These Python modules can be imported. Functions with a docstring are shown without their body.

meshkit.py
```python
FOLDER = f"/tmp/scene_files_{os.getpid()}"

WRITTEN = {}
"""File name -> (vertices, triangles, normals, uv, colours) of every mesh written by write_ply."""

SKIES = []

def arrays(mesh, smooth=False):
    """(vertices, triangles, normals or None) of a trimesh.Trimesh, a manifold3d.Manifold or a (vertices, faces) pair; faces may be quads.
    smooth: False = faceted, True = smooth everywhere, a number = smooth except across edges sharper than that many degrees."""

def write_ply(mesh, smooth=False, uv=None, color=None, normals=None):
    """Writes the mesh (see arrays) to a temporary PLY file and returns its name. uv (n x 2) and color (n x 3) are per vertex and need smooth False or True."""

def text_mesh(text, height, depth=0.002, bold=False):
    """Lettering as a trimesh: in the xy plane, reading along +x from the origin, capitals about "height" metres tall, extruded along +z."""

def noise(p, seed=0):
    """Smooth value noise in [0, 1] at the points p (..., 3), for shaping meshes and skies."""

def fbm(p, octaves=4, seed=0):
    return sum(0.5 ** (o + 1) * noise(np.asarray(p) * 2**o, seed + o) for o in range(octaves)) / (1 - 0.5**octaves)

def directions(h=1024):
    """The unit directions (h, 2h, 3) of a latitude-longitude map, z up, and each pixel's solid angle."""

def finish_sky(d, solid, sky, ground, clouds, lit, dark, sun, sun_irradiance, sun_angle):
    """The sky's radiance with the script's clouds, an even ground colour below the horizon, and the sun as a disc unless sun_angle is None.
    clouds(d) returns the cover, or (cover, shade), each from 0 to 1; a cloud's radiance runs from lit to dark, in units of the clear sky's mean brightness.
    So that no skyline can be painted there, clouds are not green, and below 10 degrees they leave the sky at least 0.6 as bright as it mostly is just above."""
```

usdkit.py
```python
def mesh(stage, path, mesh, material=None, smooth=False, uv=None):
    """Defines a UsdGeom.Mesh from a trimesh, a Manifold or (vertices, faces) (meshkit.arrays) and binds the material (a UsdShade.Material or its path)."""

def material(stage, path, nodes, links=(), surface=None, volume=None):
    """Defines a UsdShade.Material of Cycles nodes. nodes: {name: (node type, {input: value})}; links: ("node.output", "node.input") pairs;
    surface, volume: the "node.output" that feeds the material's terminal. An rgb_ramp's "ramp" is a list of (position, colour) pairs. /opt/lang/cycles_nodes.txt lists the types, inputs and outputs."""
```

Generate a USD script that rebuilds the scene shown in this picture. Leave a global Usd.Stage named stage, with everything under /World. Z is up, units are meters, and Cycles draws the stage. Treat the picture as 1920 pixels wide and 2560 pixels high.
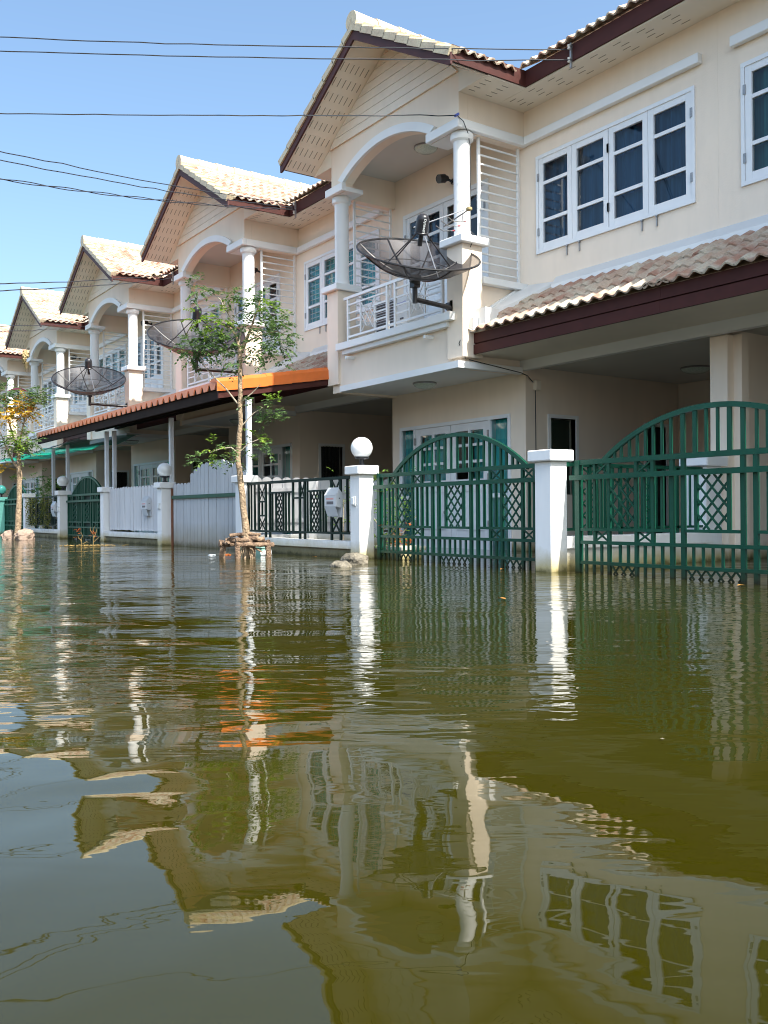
import math, random
import numpy as np, trimesh, usdkit, meshkit
from pxr import Usd, UsdGeom, UsdLux, UsdShade, Gf, Sdf, Vt
from shapely.geometry import Polygon, box as sbox

stage = Usd.Stage.CreateInMemory()
UsdGeom.SetStageUpAxis(stage, UsdGeom.Tokens.z)
UsdGeom.SetStageMetersPerUnit(stage, 1.0)
WORLD = UsdGeom.Xform.Define(stage, '/World')
UsdGeom.Scope.Define(stage, '/World/Looks')

# ------------------------------------------------------------------ camera, sky, sun, exposure
EXPOSURE = 1.12
SKY_STRENGTH = 0.15
SUN_INTENSITY = 1.15
SUN_DIR = np.array([0.635, 0.080, 0.768]); SUN_DIR /= np.linalg.norm(SUN_DIR)
CAM_POS = (0.0, 0.0, 0.53)
PITCH, YAW, ROLL = [math.radians(a) for a in (0.01, 34.81, -0.44)]

d = np.array([-math.cos(YAW) * math.cos(PITCH), math.sin(YAW) * math.cos(PITCH), math.sin(PITCH)])
r = np.cross(d, [0, 0, 1]); r /= np.linalg.norm(r)
u = np.cross(r, d)
r, u = math.cos(ROLL) * r + math.sin(ROLL) * u, math.cos(ROLL) * u - math.sin(ROLL) * r
cam = UsdGeom.Camera.Define(stage, '/World/camera')
cam.CreateHorizontalApertureAttr(36.0)
cam.CreateVerticalApertureAttr(48.0)
cam.CreateFocalLengthAttr(36.0 * 2300 / 1920)
cam.CreateClippingRangeAttr(Gf.Vec2f(0.05, 5000))
cam.CreateExposureAttr(EXPOSURE)
cam.AddTransformOp().Set(Gf.Matrix4d(*[float(a) for a in (*r, 0, *u, 0, *(-d), 0, *CAM_POS, 1)]))

dome = UsdLux.DomeLight.Define(stage, '/World/sky')
dome.GetPrim().SetCustomDataByKey('kind', 'structure')
sky_mat = usdkit.material(stage, '/World/Looks/sky', {
    's': ('sky_texture', {'sky_type': 'single_scattering', 'sun_disc': False, 'sun_elevation': math.asin(SUN_DIR[2]),
                          'sun_rotation': math.atan2(SUN_DIR[0], SUN_DIR[1]), 'altitude': 10.0, 'air_density': 1.0, 'aerosol_density': 3.5, 'ozone_density': 1.0}),
    'm': ('mix_color', {'blend_type': 'multiply', 'fac': 1.0, 'b': (0.81, 0.915, 0.935), 'use_clamp': False}),
    'b': ('background_shader', {'strength': SKY_STRENGTH})}, [('s.color', 'm.a'), ('m.result', 'b.color')], surface='b.background')
UsdShade.MaterialBindingAPI.Apply(dome.GetPrim()).Bind(sky_mat)

sun = UsdLux.DistantLight.Define(stage, '/World/sun')
sun.CreateNormalizeAttr(True)
sun.CreateIntensityAttr(SUN_INTENSITY)
sun.CreateAngleAttr(0.53)
sun.CreateColorAttr(Gf.Vec3f(1.0, 0.955, 0.885))
_z = SUN_DIR; _x = np.cross([0, 0, 1], _z); _x /= np.linalg.norm(_x); _y = np.cross(_z, _x)
sun.AddTransformOp().Set(Gf.Matrix4d(*[float(a) for a in (*_x, 0, *_y, 0, *_z, 0, 0, 0, 30, 1)]))

# ------------------------------------------------------------------ materials
def mat_plain(name, color, rough=0.6, var=0.12, scale=3.0, metallic=0.0, bump=0.0, bscale=60.0, spec=0.5, color2=None, detail=4):
    """Base colour with mottled variation; optional fine relief."""
    c1 = tuple(np.array(color) * (1 - var)) if color2 is None else color2
    nodes = {'g': ('geometry', {}), 'n': ('noise_texture', {'scale': scale, 'detail': detail, 'roughness': 0.6}),
             'rp': ('rgb_ramp', {'ramp': [(0.3, c1), (0.7, color)]}),
             'p': ('principled_bsdf', {'roughness': rough, 'metallic': metallic, 'specular_ior_level': spec})}
    links = [('g.position', 'n.vector'), ('n.fac', 'rp.fac'), ('rp.color', 'p.base_color')]
    if bump:
        nodes['n2'] = ('noise_texture', {'scale': bscale, 'detail': 3})
        nodes['b'] = ('bump', {'strength': 1.0, 'distance': bump})
        links += [('g.position', 'n2.vector'), ('n2.fac', 'b.height'), ('b.normal', 'p.normal')]
    return usdkit.material(stage, '/World/Looks/' + name, nodes, links, surface='p.BSDF')

def mat_stained(name, color, rough, stain_top, stain=(0.30, 0.25, 0.13), scum=(0.10, 0.085, 0.035), var=0.05):
    """Paint with a dirty tide mark left by the flood, up to stain_top metres above the water."""
    return usdkit.material(stage, '/World/Looks/' + name, {
        'g': ('geometry', {}), 'sep': ('separate_xyz', {}),
        'n': ('noise_texture', {'scale': 6.0, 'detail': 5, 'roughness': 0.65}),
        'off': ('math', {'math_type': 'multiply_add', 'value2': 0.16, 'value3': -0.08}),
        'z': ('math', {'math_type': 'add'}),
        'mr': ('map_range', {'from_min': 0.0, 'from_max': stain_top, 'to_min': 0.0, 'to_max': 1.0, 'clamp': True}),
        'rp': ('rgb_ramp', {'ramp': [(0.0, scum), (0.22, stain), (0.62, tuple(0.5 * np.array(stain) + 0.5 * np.array(color))), (1.0, color)]}),
        'ms': ('mapping', {'scale': (4.5, 4.5, 0.9)}), 'n2': ('noise_texture', {'scale': 1.0, 'detail': 6, 'roughness': 0.68, 'distortion': 0.3}),
        'rp2': ('rgb_ramp', {'ramp': [(0.3, (1 - 2 * var,) * 3), (0.65, (1, 1, 1))]}),
        'm': ('mix_color', {'blend_type': 'multiply', 'fac': 1.0}),
        'n3': ('noise_texture', {'scale': 90.0, 'detail': 2}), 'b': ('bump', {'strength': 1.0, 'distance': 0.0015}),
        'p': ('principled_bsdf', {'roughness': rough, 'specular_ior_level': 0.4})},
        [('g.position', 'n.vector'), ('g.position', 'ms.vector'), ('ms.vector', 'n2.vector'), ('g.position', 'n3.vector'), ('g.position', 'sep.vector'), ('n.fac', 'off.value1'),
         ('sep.z', 'z.value1'), ('off.value', 'z.value2'), ('z.value', 'mr.value'), ('mr.result', 'rp.fac'), ('rp.color', 'm.a'), ('n2.fac', 'rp2.fac'),
         ('rp2.color', 'm.b'), ('m.result', 'p.base_color'), ('n3.fac', 'b.height'), ('b.normal', 'p.normal')], surface='p.BSDF')

def mat_glass(name, tint=(0.9, 0.95, 0.95)):
    return usdkit.material(stage, '/World/Looks/' + name, {
        't': ('transparent_bsdf', {'color': tint}), 'g': ('glossy_bsdf', {'roughness': 0.01, 'color': (0.95, 0.97, 1.0)}),
        'f': ('fresnel', {'IOR': 1.55}), 'm': ('mix_closure', {})},
        [('f.fac', 'm.fac'), ('t.BSDF', 'm.closure1'), ('g.BSDF', 'm.closure2')], surface='m.closure')

def mat_tile(name, a, b, s):
    """Concrete roof tile: blotches of one pigment over another."""
    return usdkit.material(stage, '/World/Looks/' + name, {
        'g': ('geometry', {}), 'n': ('noise_texture', {'scale': 3.2, 'detail': 3, 'roughness': 0.55, 'distortion': 0.6}), 'mp': ('mapping', {'location': (s, s * 2, s * 3)}),
        'rp': ('rgb_ramp', {'ramp': [(0.36, a), (0.6, b)]}),
        'n2': ('noise_texture', {'scale': 45.0, 'detail': 4}), 'rp2': ('rgb_ramp', {'ramp': [(0.25, (0.72, 0.70, 0.68)), (0.7, (1, 1, 1))]}),
        'm': ('mix_color', {'blend_type': 'multiply', 'fac': 1.0}), 'b': ('bump', {'strength': 1.0, 'distance': 0.002}),
        'p': ('principled_bsdf', {'roughness': 0.55, 'specular_ior_level': 0.4})},
        [('g.position', 'mp.vector'), ('mp.vector', 'n.vector'), ('n.fac', 'rp.fac'), ('g.position', 'n2.vector'), ('n2.fac', 'rp2.fac'), ('rp.color', 'm.a'), ('rp2.color', 'm.b'),
         ('m.result', 'p.base_color'), ('n2.fac', 'b.height'), ('b.normal', 'p.normal')], surface='p.BSDF')

def mat_leaf(name, a, b, trans=0.35):
    return usdkit.material(stage, '/World/Looks/' + name, {
        'g': ('geometry', {}), 'n': ('noise_texture', {'scale': 9.0, 'detail': 2}), 'w': ('noise_texture', {'scale': 60.0, 'detail': 1}),
        'ad': ('math', {'math_type': 'multiply_add', 'value2': 0.5}), 'hf': ('math', {'math_type': 'multiply', 'value2': 0.5}),
        'rp': ('rgb_ramp', {'ramp': [(0.36, a), (0.62, b)]}), 'p': ('principled_bsdf', {'roughness': 0.42, 'specular_ior_level': 0.5}),
        't': ('translucent_bsdf', {}), 'x': ('mix_closure', {'fac': trans})},
        [('g.position', 'n.vector'), ('g.position', 'w.vector'), ('n.fac', 'ad.value1'), ('w.fac', 'hf.value1'), ('hf.value', 'ad.value3'), ('ad.value', 'rp.fac'),
         ('rp.color', 'p.base_color'), ('rp.color', 't.color'), ('p.BSDF', 'x.closure1'), ('t.BSDF', 'x.closure2')], surface='x.closure')

M = {}
WALLC = (0.84, 0.71, 0.575)
M['wall'] = mat_stained('wall', WALLC, 0.8, 0.18, var=0.03)
M['white'] = mat_stained('white', (0.80, 0.80, 0.79), 0.55, 0.21, stain=(0.46, 0.39, 0.20), scum=(0.15, 0.125, 0.045), var=0.04)
M['stainwall'] = mat_stained('stainwall', (0.42, 0.38, 0.27), 0.8, 0.18, stain=(0.22, 0.185, 0.09), scum=(0.07, 0.06, 0.02), var=0.15)
M['picket'] = mat_stained('picket', (0.62, 0.61, 0.61), 0.6, 0.14, stain=(0.40, 0.36, 0.24), var=0.08)
M['gatepicket'] = mat_stained('gatepicket', (0.48, 0.49, 0.50), 0.6, 0.40, stain=(0.34, 0.31, 0.25), scum=(0.12, 0.10, 0.05), var=0.08)
M['trim'] = mat_plain('trim', (0.80, 0.80, 0.785), 0.5, 0.06, 2.0)
M['soffit'] = mat_plain('soffit', (0.82, 0.735, 0.615), 0.6, 0.06, 2.0)
M['siding'] = mat_plain('siding', (0.83, 0.735, 0.61), 0.6, 0.08, 5.0)
M['slot'] = mat_plain('slot', (0.25, 0.22, 0.17), 0.9, 0.2)
M['fascia'] = mat_plain('fascia', (0.062, 0.015, 0.011), 0.6, 0.25, 7.0, spec=0.25)
M['rake'] = mat_plain('rake', (0.075, 0.028, 0.025), 0.55, 0.2, 7.0, spec=0.25)
M['brownbeam'] = mat_plain('brownbeam', (0.030, 0.018, 0.013), 0.8, 0.3, 5.0, spec=0.15)
CR, PK, TN = (0.60, 0.525, 0.41), (0.43, 0.235, 0.165), (0.53, 0.37, 0.27)
M['tile_a'] = mat_tile('tile_a', CR, PK, 0.0)
M['tile_b'] = mat_tile('tile_b', PK, CR, 1.7)
M['tile_c'] = mat_tile('tile_c', TN, CR, 3.1)
M['ridge'] = mat_tile('ridge', (0.62, 0.53, 0.36), (0.54, 0.43, 0.30), 0.4)
M['glass'] = mat_glass('glass')
M['frame'] = mat_plain('frame', (0.78, 0.79, 0.80), 0.4, 0.05, 4.0)
M['hinge'] = mat_plain('hinge', (0.38, 0.38, 0.38), 0.4, 0.3, 40.0, metallic=0.6)
def mat_curtain(name, color):
    return usdkit.material(stage, '/World/Looks/' + name, {
        'g': ('geometry', {}), 'mp': ('mapping', {'scale': (11.0, 3.0, 0.35)}), 'n': ('noise_texture', {'scale': 1.0, 'detail': 3.0, 'roughness': 0.6}),
        'rp': ('rgb_ramp', {'ramp': [(0.32, tuple(0.45 * np.array(color))), (0.62, color)]}), 'p': ('principled_bsdf', {'roughness': 0.9, 'specular_ior_level': 0.2})},
        [('g.position', 'mp.vector'), ('mp.vector', 'n.vector'), ('n.fac', 'rp.fac'), ('rp.color', 'p.base_color')], surface='p.BSDF')
M['curtain_dark'] = mat_curtain('curtain_dark', (0.045, 0.15, 0.29))
M['curtain_sea'] = mat_curtain('curtain_sea', (0.06, 0.25, 0.27))
M['curtain_teal'] = mat_curtain('curtain_teal', (0.13, 0.68, 0.68))
M['curtain_green'] = mat_curtain('curtain_green', (0.17, 0.62, 0.52))
M['palegreen'] = mat_plain('palegreen', (0.24, 0.44, 0.34), 0.5, 0.2, 8.0)
M['dark'] = mat_plain('dark', (0.03, 0.03, 0.03), 0.9, 0.3)
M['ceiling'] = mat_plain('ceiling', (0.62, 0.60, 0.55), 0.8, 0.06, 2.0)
M['green'] = mat_stained('green', (0.004, 0.064, 0.037), 0.36, 0.12, stain=(0.022, 0.045, 0.022), scum=(0.015, 0.018, 0.008), var=0.14)
M['greendark'] = mat_plain('greendark', (0.006, 0.022, 0.017), 0.45, 0.4, 9.0, spec=0.25)
M['greensheet'] = mat_plain('greensheet', (0.004, 0.030, 0.020), 0.6, 0.4, 6.0)
M['blackmetal'] = mat_plain('blackmetal', (0.018, 0.017, 0.019), 0.38, 0.4, 20.0)
M['blackplastic'] = mat_plain('blackplastic', (0.022, 0.022, 0.026), 0.3, 0.2, 10.0)
M['steel'] = mat_plain('steel', (0.45, 0.43, 0.42), 0.3, 0.2, 30.0, metallic=0.9)
M['globe'] = mat_plain('globe', (0.82, 0.83, 0.82), 0.12, 0.04, 4.0, spec=0.6)
M['lamp'] = usdkit.material(stage, '/World/Looks/lamp', {
    'g': ('geometry', {}), 'n': ('voronoi_texture', {'scale': 40.0}), 'rp': ('rgb_ramp', {'ramp': [(0.2, (0.50, 0.58, 0.50)), (0.7, (0.62, 0.68, 0.60))]}),
    'p': ('principled_bsdf', {'roughness': 0.15})}, [('g.position', 'n.vector'), ('n.distance', 'rp.fac'), ('rp.color', 'p.base_color')], surface='p.BSDF')
M['orange'] = mat_plain('orange', (0.72, 0.165, 0.028), 0.35, 0.15, 6.0)
M['orangesheet'] = mat_plain('orangesheet', (0.86, 0.27, 0.115), 0.4, 0.2, 6.0)
M['pole'] = mat_plain('pole', (0.66, 0.68, 0.70), 0.4, 0.1, 6.0)
M['teal'] = mat_stained('teal', (0.22, 0.62, 0.52), 0.5, 0.12, stain=(0.2, 0.3, 0.2))
M['tealglobe'] = mat_plain('tealglobe', (0.10, 0.48, 0.42), 0.2, 0.1, 4.0)
M['mailgrey'] = mat_plain('mailgrey', (0.56, 0.58, 0.60), 0.35, 0.08, 9.0)
M['redprint'] = mat_plain('redprint', (0.70, 0.35, 0.33), 0.6, 0.2, 30.0)
M['blueprint'] = mat_plain('blueprint', (0.10, 0.13, 0.45), 0.5, 0.1, 30.0)
M['whiteprint'] = mat_plain('whiteprint', (0.78, 0.82, 0.82), 0.5, 0.05, 30.0)
M['slotgrey'] = mat_plain('slotgrey', (0.12, 0.11, 0.12), 0.5, 0.2, 30.0)
M['acwhite'] = mat_plain('acwhite', (0.66, 0.67, 0.66), 0.45, 0.06, 6.0)
M['red'] = mat_plain('red', (0.50, 0.06, 0.08), 0.4, 0.2, 8.0)
M['wire'] = mat_plain('wire', (0.02, 0.022, 0.028), 0.5, 0.2, 9.0)
M['whitewire'] = mat_plain('whitewire', (0.7, 0.7, 0.7), 0.5, 0.1, 9.0)
M['porcelain'] = mat_plain('porcelain', (0.7, 0.68, 0.62), 0.3, 0.2, 30.0)
M['brownpipe'] = mat_plain('brownpipe', (0.20, 0.07, 0.03), 0.6, 0.4, 12.0)
M['bark'] = mat_plain('bark', (0.42, 0.31, 0.20), 0.9, 0.5, 22.0, bump=0.02, bscale=45.0, color2=(0.15, 0.105, 0.065))
M['twig'] = mat_plain('twig', (0.40, 0.34, 0.26), 0.9, 0.4, 20.0)
M['log'] = mat_plain('log', (0.35, 0.235, 0.15), 0.9, 0.5, 16.0, bump=0.02, bscale=60.0, color2=(0.06, 0.034, 0.022))
M['rock'] = mat_plain('rock', (0.24, 0.21, 0.155), 0.7, 0.5, 11.0, bump=0.02, bscale=26.0, color2=(0.06, 0.053, 0.04))
M['sack'] = mat_plain('sack', (0.36, 0.26, 0.20), 0.85, 0.3, 9.0, bump=0.004, bscale=90.0)
M['leaf'] = mat_leaf('leaf', (0.036, 0.095, 0.034), (0.15, 0.235, 0.065))
M['leaflight'] = mat_leaf('leaflight', (0.08, 0.19, 0.02), (0.26, 0.36, 0.04))
M['leafyellow'] = mat_leaf('leafyellow', (0.60, 0.42, 0.03), (0.66, 0.34, 0.02))
M['leafbush'] = mat_leaf('leafbush', (0.05, 0.14, 0.02), (0.22, 0.36, 0.05))
M['deadleaf'] = mat_plain('deadleaf', (0.42, 0.20, 0.04), 0.6, 0.4, 40.0)
M['leafred'] = mat_leaf('leafred', (0.40, 0.06, 0.02), (0.50, 0.16, 0.03))
M['vine'] = mat_leaf('vine', (0.10, 0.13, 0.02), (0.30, 0.28, 0.05))
M['drytwig'] = mat_plain('drytwig', (0.36, 0.24, 0.08), 0.9, 0.4, 20.0)
M['nest'] = mat_plain('nest', (0.50, 0.38, 0.18), 0.9, 0.5, 40.0)
M['netgreen'] = usdkit.material(stage, '/World/Looks/netgreen', {
    't': ('transparent_bsdf', {}), 'dd': ('principled_bsdf', {'base_color': (0.02, 0.36, 0.24), 'roughness': 0.7}), 'tr': ('translucent_bsdf', {'color': (0.02, 0.40, 0.27)}),
    'a': ('mix_closure', {'fac': 0.5}), 'm': ('mix_closure', {'fac': 0.75})},
    [('dd.BSDF', 'a.closure1'), ('tr.BSDF', 'a.closure2'), ('t.BSDF', 'm.closure1'), ('a.closure', 'm.closure2')], surface='m.closure')
M['dishmesh'] = usdkit.material(stage, '/World/Looks/dishmesh', {
    't': ('transparent_bsdf', {}), 'dd': ('principled_bsdf', {'base_color': (0.022, 0.020, 0.024), 'roughness': 0.45, 'metallic': 0.3}), 'm': ('mix_closure', {'fac': 0.72})},
    [('t.BSDF', 'm.closure1'), ('dd.BSDF', 'm.closure2')], surface='m.closure')
M['ground'] = mat_plain('ground', (0.10, 0.085, 0.05), 0.9, 0.3, 1.0)
WANG = math.atan2(0.571, -0.821)
M['water'] = usdkit.material(stage, '/World/Looks/water', {
    'g': ('geometry', {}), 'rot': ('mapping', {'rotation': (0, 0, -WANG)}),
    'm0': ('mapping', {'scale': (3.4, 1.0, 1.0)}), 'm1': ('mapping', {'scale': (9.0, 3.0, 1.0)}), 'm2': ('mapping', {'scale': (27.0, 9.0, 1.0)}), 'mk': ('mapping', {'scale': (0.55, 0.22, 1.0)}),
    'n0': ('noise_texture', {'scale': 1.0, 'detail': 2.0, 'distortion': 0.6}), 'n1': ('noise_texture', {'scale': 1.0, 'detail': 2.0, 'distortion': 0.6}), 'n2': ('noise_texture', {'scale': 1.0, 'detail': 1.5, 'distortion': 0.5}),
    'nk': ('noise_texture', {'scale': 1.0, 'detail': 1.0}),
    'len': ('vector_math', {'math_type': 'dot_product', 'vector2': (-0.821, 0.571, 0.0)}),
    'far': ('map_range', {'from_min': 1.8, 'from_max': 4.6, 'to_min': 0.10, 'to_max': 1.0, 'clamp': True}),
    'far0': ('map_range', {'from_min': 3.0, 'from_max': 9.0, 'to_min': 0.0, 'to_max': 1.0, 'clamp': True}),
    'mask': ('map_range', {'from_min': 0.40, 'from_max': 0.60, 'to_min': 0.30, 'to_max': 1.0, 'clamp': True}),
    'a0': ('math', {'math_type': 'multiply', 'value2': 0.0150}), 'a1': ('math', {'math_type': 'multiply', 'value2': 0.0085}), 'a2': ('math', {'math_type': 'multiply', 'value2': 0.0017}),
    's': ('math', {'math_type': 'add'}), 's0': ('math', {'math_type': 'add'}), 'f0': ('math', {'math_type': 'multiply'}), 'f1': ('math', {'math_type': 'multiply'}), 'f2': ('math', {'math_type': 'multiply'}),
    'b': ('bump', {'strength': 1.0, 'distance': 1.0}),
    'nc': ('noise_texture', {'scale': 0.5, 'detail': 3.0}), 'rp': ('rgb_ramp', {'ramp': [(0.3, (0.0140, 0.0126, 0.0004)), (0.7, (0.0176, 0.0162, 0.0008))]}),
    'p': ('principled_bsdf', {'roughness': 0.012, 'ior': 1.5, 'specular_ior_level': 0.5})},
    [('g.position', 'rot.vector'), ('rot.vector', 'm0.vector'), ('rot.vector', 'm1.vector'), ('rot.vector', 'm2.vector'), ('rot.vector', 'mk.vector'), ('m0.vector', 'n0.vector'), ('m1.vector', 'n1.vector'), ('m2.vector', 'n2.vector'), ('mk.vector', 'nk.vector'),
     ('g.position', 'len.vector1'), ('len.value', 'far.value'), ('len.value', 'far0.value'), ('nk.fac', 'mask.value'), ('n0.fac', 'a0.value1'), ('n1.fac', 'a1.value1'), ('n2.fac', 'a2.value1'), ('a1.value', 's.value1'), ('a2.value', 's.value2'),
     ('s.value', 'f1.value1'), ('far.result', 'f1.value2'), ('a0.value', 'f0.value1'), ('far0.result', 'f0.value2'), ('f1.value', 's0.value1'), ('f0.value', 's0.value2'), ('s0.value', 'f2.value1'), ('mask.result', 'f2.value2'), ('f2.value', 'b.height'), ('b.normal', 'p.normal'),
     ('g.position', 'nc.vector'), ('nc.fac', 'rp.fac'), ('rp.color', 'p.base_color')], surface='p.BSDF')

# ------------------------------------------------------------------ mesh kit
class MB:
    """Collects simple solids; build() makes them one mesh."""
    def __init__(self): self.v, self.f, self.n = [], [], 0
    def raw(self, v, f):
        v = np.asarray(v, float); f = np.asarray(f, int)
        if len(f) and f.shape[1] == 4: f = np.vstack([f[:, [0, 1, 2]], f[:, [0, 2, 3]]])
        self.v.append(v); self.f.append(f + self.n); self.n += len(v); return self
    def tm(self, m): return self.raw(m.vertices, m.faces)
    def box(self, x0, x1, y0, y1, z0, z1):
        x0, x1 = sorted((x0, x1)); y0, y1 = sorted((y0, y1)); z0, z1 = sorted((z0, z1))
        v = [(x, y, z) for z in (z0, z1) for y in (y0, y1) for x in (x0, x1)]
        return self.raw(v, [(0, 2, 3, 1), (4, 5, 7, 6), (0, 1, 5, 4), (2, 6, 7, 3), (0, 4, 6, 2), (1, 3, 7, 5)])
    def cbox(self, x0, x1, y0, y1, z0, z1, c=0.008):
        """Box with chamfered edges."""
        x0, x1 = sorted((x0, x1)); y0, y1 = sorted((y0, y1)); z0, z1 = sorted((z0, z1))
        p = []
        for x, sx in ((x0, 1), (x1, -1)):
            for y, sy in ((y0, 1), (y1, -1)):
                for z, sz in ((z0, 1), (z1, -1)):
                    p += [(x, y + sy * c, z + sz * c), (x + sx * c, y, z + sz * c), (x + sx * c, y + sy * c, z)]
        return self.tm(trimesh.convex.convex_hull(np.array(p)))
    def bar(self, a, b, w, h=None, up=(0, 0, 1)):
        h = h or w
        a, b = np.array(a, float), np.array(b, float); t = b - a; t /= np.linalg.norm(t)
        s = np.cross(t, up)
        if np.linalg.norm(s) < 1e-4: s = np.cross(t, (0, 1, 0))
        s /= np.linalg.norm(s); q = np.cross(s, t)
        c = [a + s * i * w / 2 + q * j * h / 2 for i, j in ((-1, -1), (1, -1), (1, 1), (-1, 1))]
        c += [p + (b - a) for p in c]
        return self.raw(c, [(0, 3, 2, 1), (4, 5, 6, 7), (0, 1, 5, 4), (1, 2, 6, 5), (2, 3, 7, 6), (3, 0, 4, 7)])
    def tube(self, pts, rad, sides=6, cap=True):
        p = np.asarray(pts, float); n = len(p)
        t = np.gradient(p, axis=0); t /= np.linalg.norm(t, axis=1, keepdims=True) + 1e-12
        a = np.cross(t[0], (0, 0, 1.0)); a = np.cross(t[0], (1.0, 0, 0)) if np.linalg.norm(a) < 0.2 else a
        rad = np.broadcast_to(rad, (n,)); ang = np.arange(sides) * 2 * np.pi / sides; V = []
        for i in range(n):
            a = a - t[i] * (a @ t[i]); a /= np.linalg.norm(a); b = np.cross(t[i], a)
            V.append(p[i] + rad[i] * (np.cos(ang)[:, None] * a + np.sin(ang)[:, None] * b))
        V = np.vstack(V); F = []
        for i in range(n - 1):
            for j in range(sides):
                k = (j + 1) % sides
                F.append((i * sides + j, i * sides + k, (i + 1) * sides + k, (i + 1) * sides + j))
        self.raw(V, F)
        if cap:
            for i, flip in ((0, True), (n - 1, False)):
                ring = V[i * sides:(i + 1) * sides]
                f = [(0, j, j + 1) for j in range(1, sides - 1)]
                self.raw(ring, [q[::-1] for q in f] if flip else f)
        return self
    def prism(self, poly, axis, d0, d1):
        """Extrudes a polygon. axis 'y': polygon in (x,z); 'x': in (y,z); 'z': in (x,y)."""
        for g in getattr(poly, 'geoms', [poly]):
            m = trimesh.creation.extrude_polygon(g, abs(d1 - d0), engine='earcut')
            v = np.array(m.vertices); lo = min(d0, d1); f = np.array(m.faces)
            if axis == 'y': v = np.c_[v[:, 0], v[:, 2] + lo, v[:, 1]]; f = f[:, ::-1]
            elif axis == 'x': v = np.c_[v[:, 2] + lo, v[:, 0], v[:, 1]]
            else: v = v + [0, 0, lo]
            self.raw(v, f)
        return self
    def lathe(self, prof, c, sides=20, axis='z'):
        """prof: (radius, height) pairs."""
        prof = np.array(prof, float); ang = np.arange(sides) * 2 * np.pi / sides
        V = np.vstack([np.c_[q[0] * np.cos(ang), q[0] * np.sin(ang), np.full(sides, q[1])] for q in prof]); F = []
        for i in range(len(prof) - 1):
            for j in range(sides):
                k = (j + 1) % sides
                F.append((i * sides + j, i * sides + k, (i + 1) * sides + k, (i + 1) * sides + j))
        if axis == 'y': V = V[:, [0, 2, 1]]
        return self.raw(V + np.array(c), F)
    def arrays(self): return np.vstack(self.v), np.vstack(self.f)

USED = {}
def free(parent, name):
    k = (parent, name); n = USED.get(k, 0); USED[k] = n + 1
    return f'{parent}/{name}' if n == 0 else f'{parent}/{name}_{n:03d}'

class Node:
    def __init__(self, path, base, tf): self.path, self.base, self.tf = path, base, tf

def ident(v, f): return v, f

def tag(path, label=None, cat=None, group=None, kind=None):
    p = stage.GetPrimAtPath(path)
    for key, val in (('label', label), ('category', cat), ('group', group), ('kind', kind)):
        if val: p.SetCustomDataByKey(key, val)

def thing(name, label, cat, base, group=None, tf=ident, kind=None):
    path = free('/World', name)
    x = UsdGeom.Xform.Define(stage, path)
    x.AddTranslateOp().Set(Gf.Vec3d(*[float(q) for q in base]))
    tag(path, label, cat, group, kind)
    return Node(path, np.array(base, float), tf)

def part(parent, name, mb, mat, smooth=False, label=None, kind=None):
    path = free(parent.path, name)
    v, f = mb.arrays() if isinstance(mb, MB) else mb
    v, f = parent.tf(v, f)
    usdkit.mesh(stage, path, (v - parent.base, f), M[mat] if isinstance(mat, str) else mat, smooth=smooth)
    tag(path, label, kind=kind)
    return Node(path, parent.base, parent.tf)

def whole(name, mb, mat, label=None, cat=None, group=None, kind=None, smooth=False):
    path = free('/World', name)
    v, f = mb.arrays() if isinstance(mb, MB) else mb
    usdkit.mesh(stage, path, (v, f), M[mat] if isinstance(mat, str) else mat, smooth=smooth)
    tag(path, label, cat, group, kind)
    return path

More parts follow.
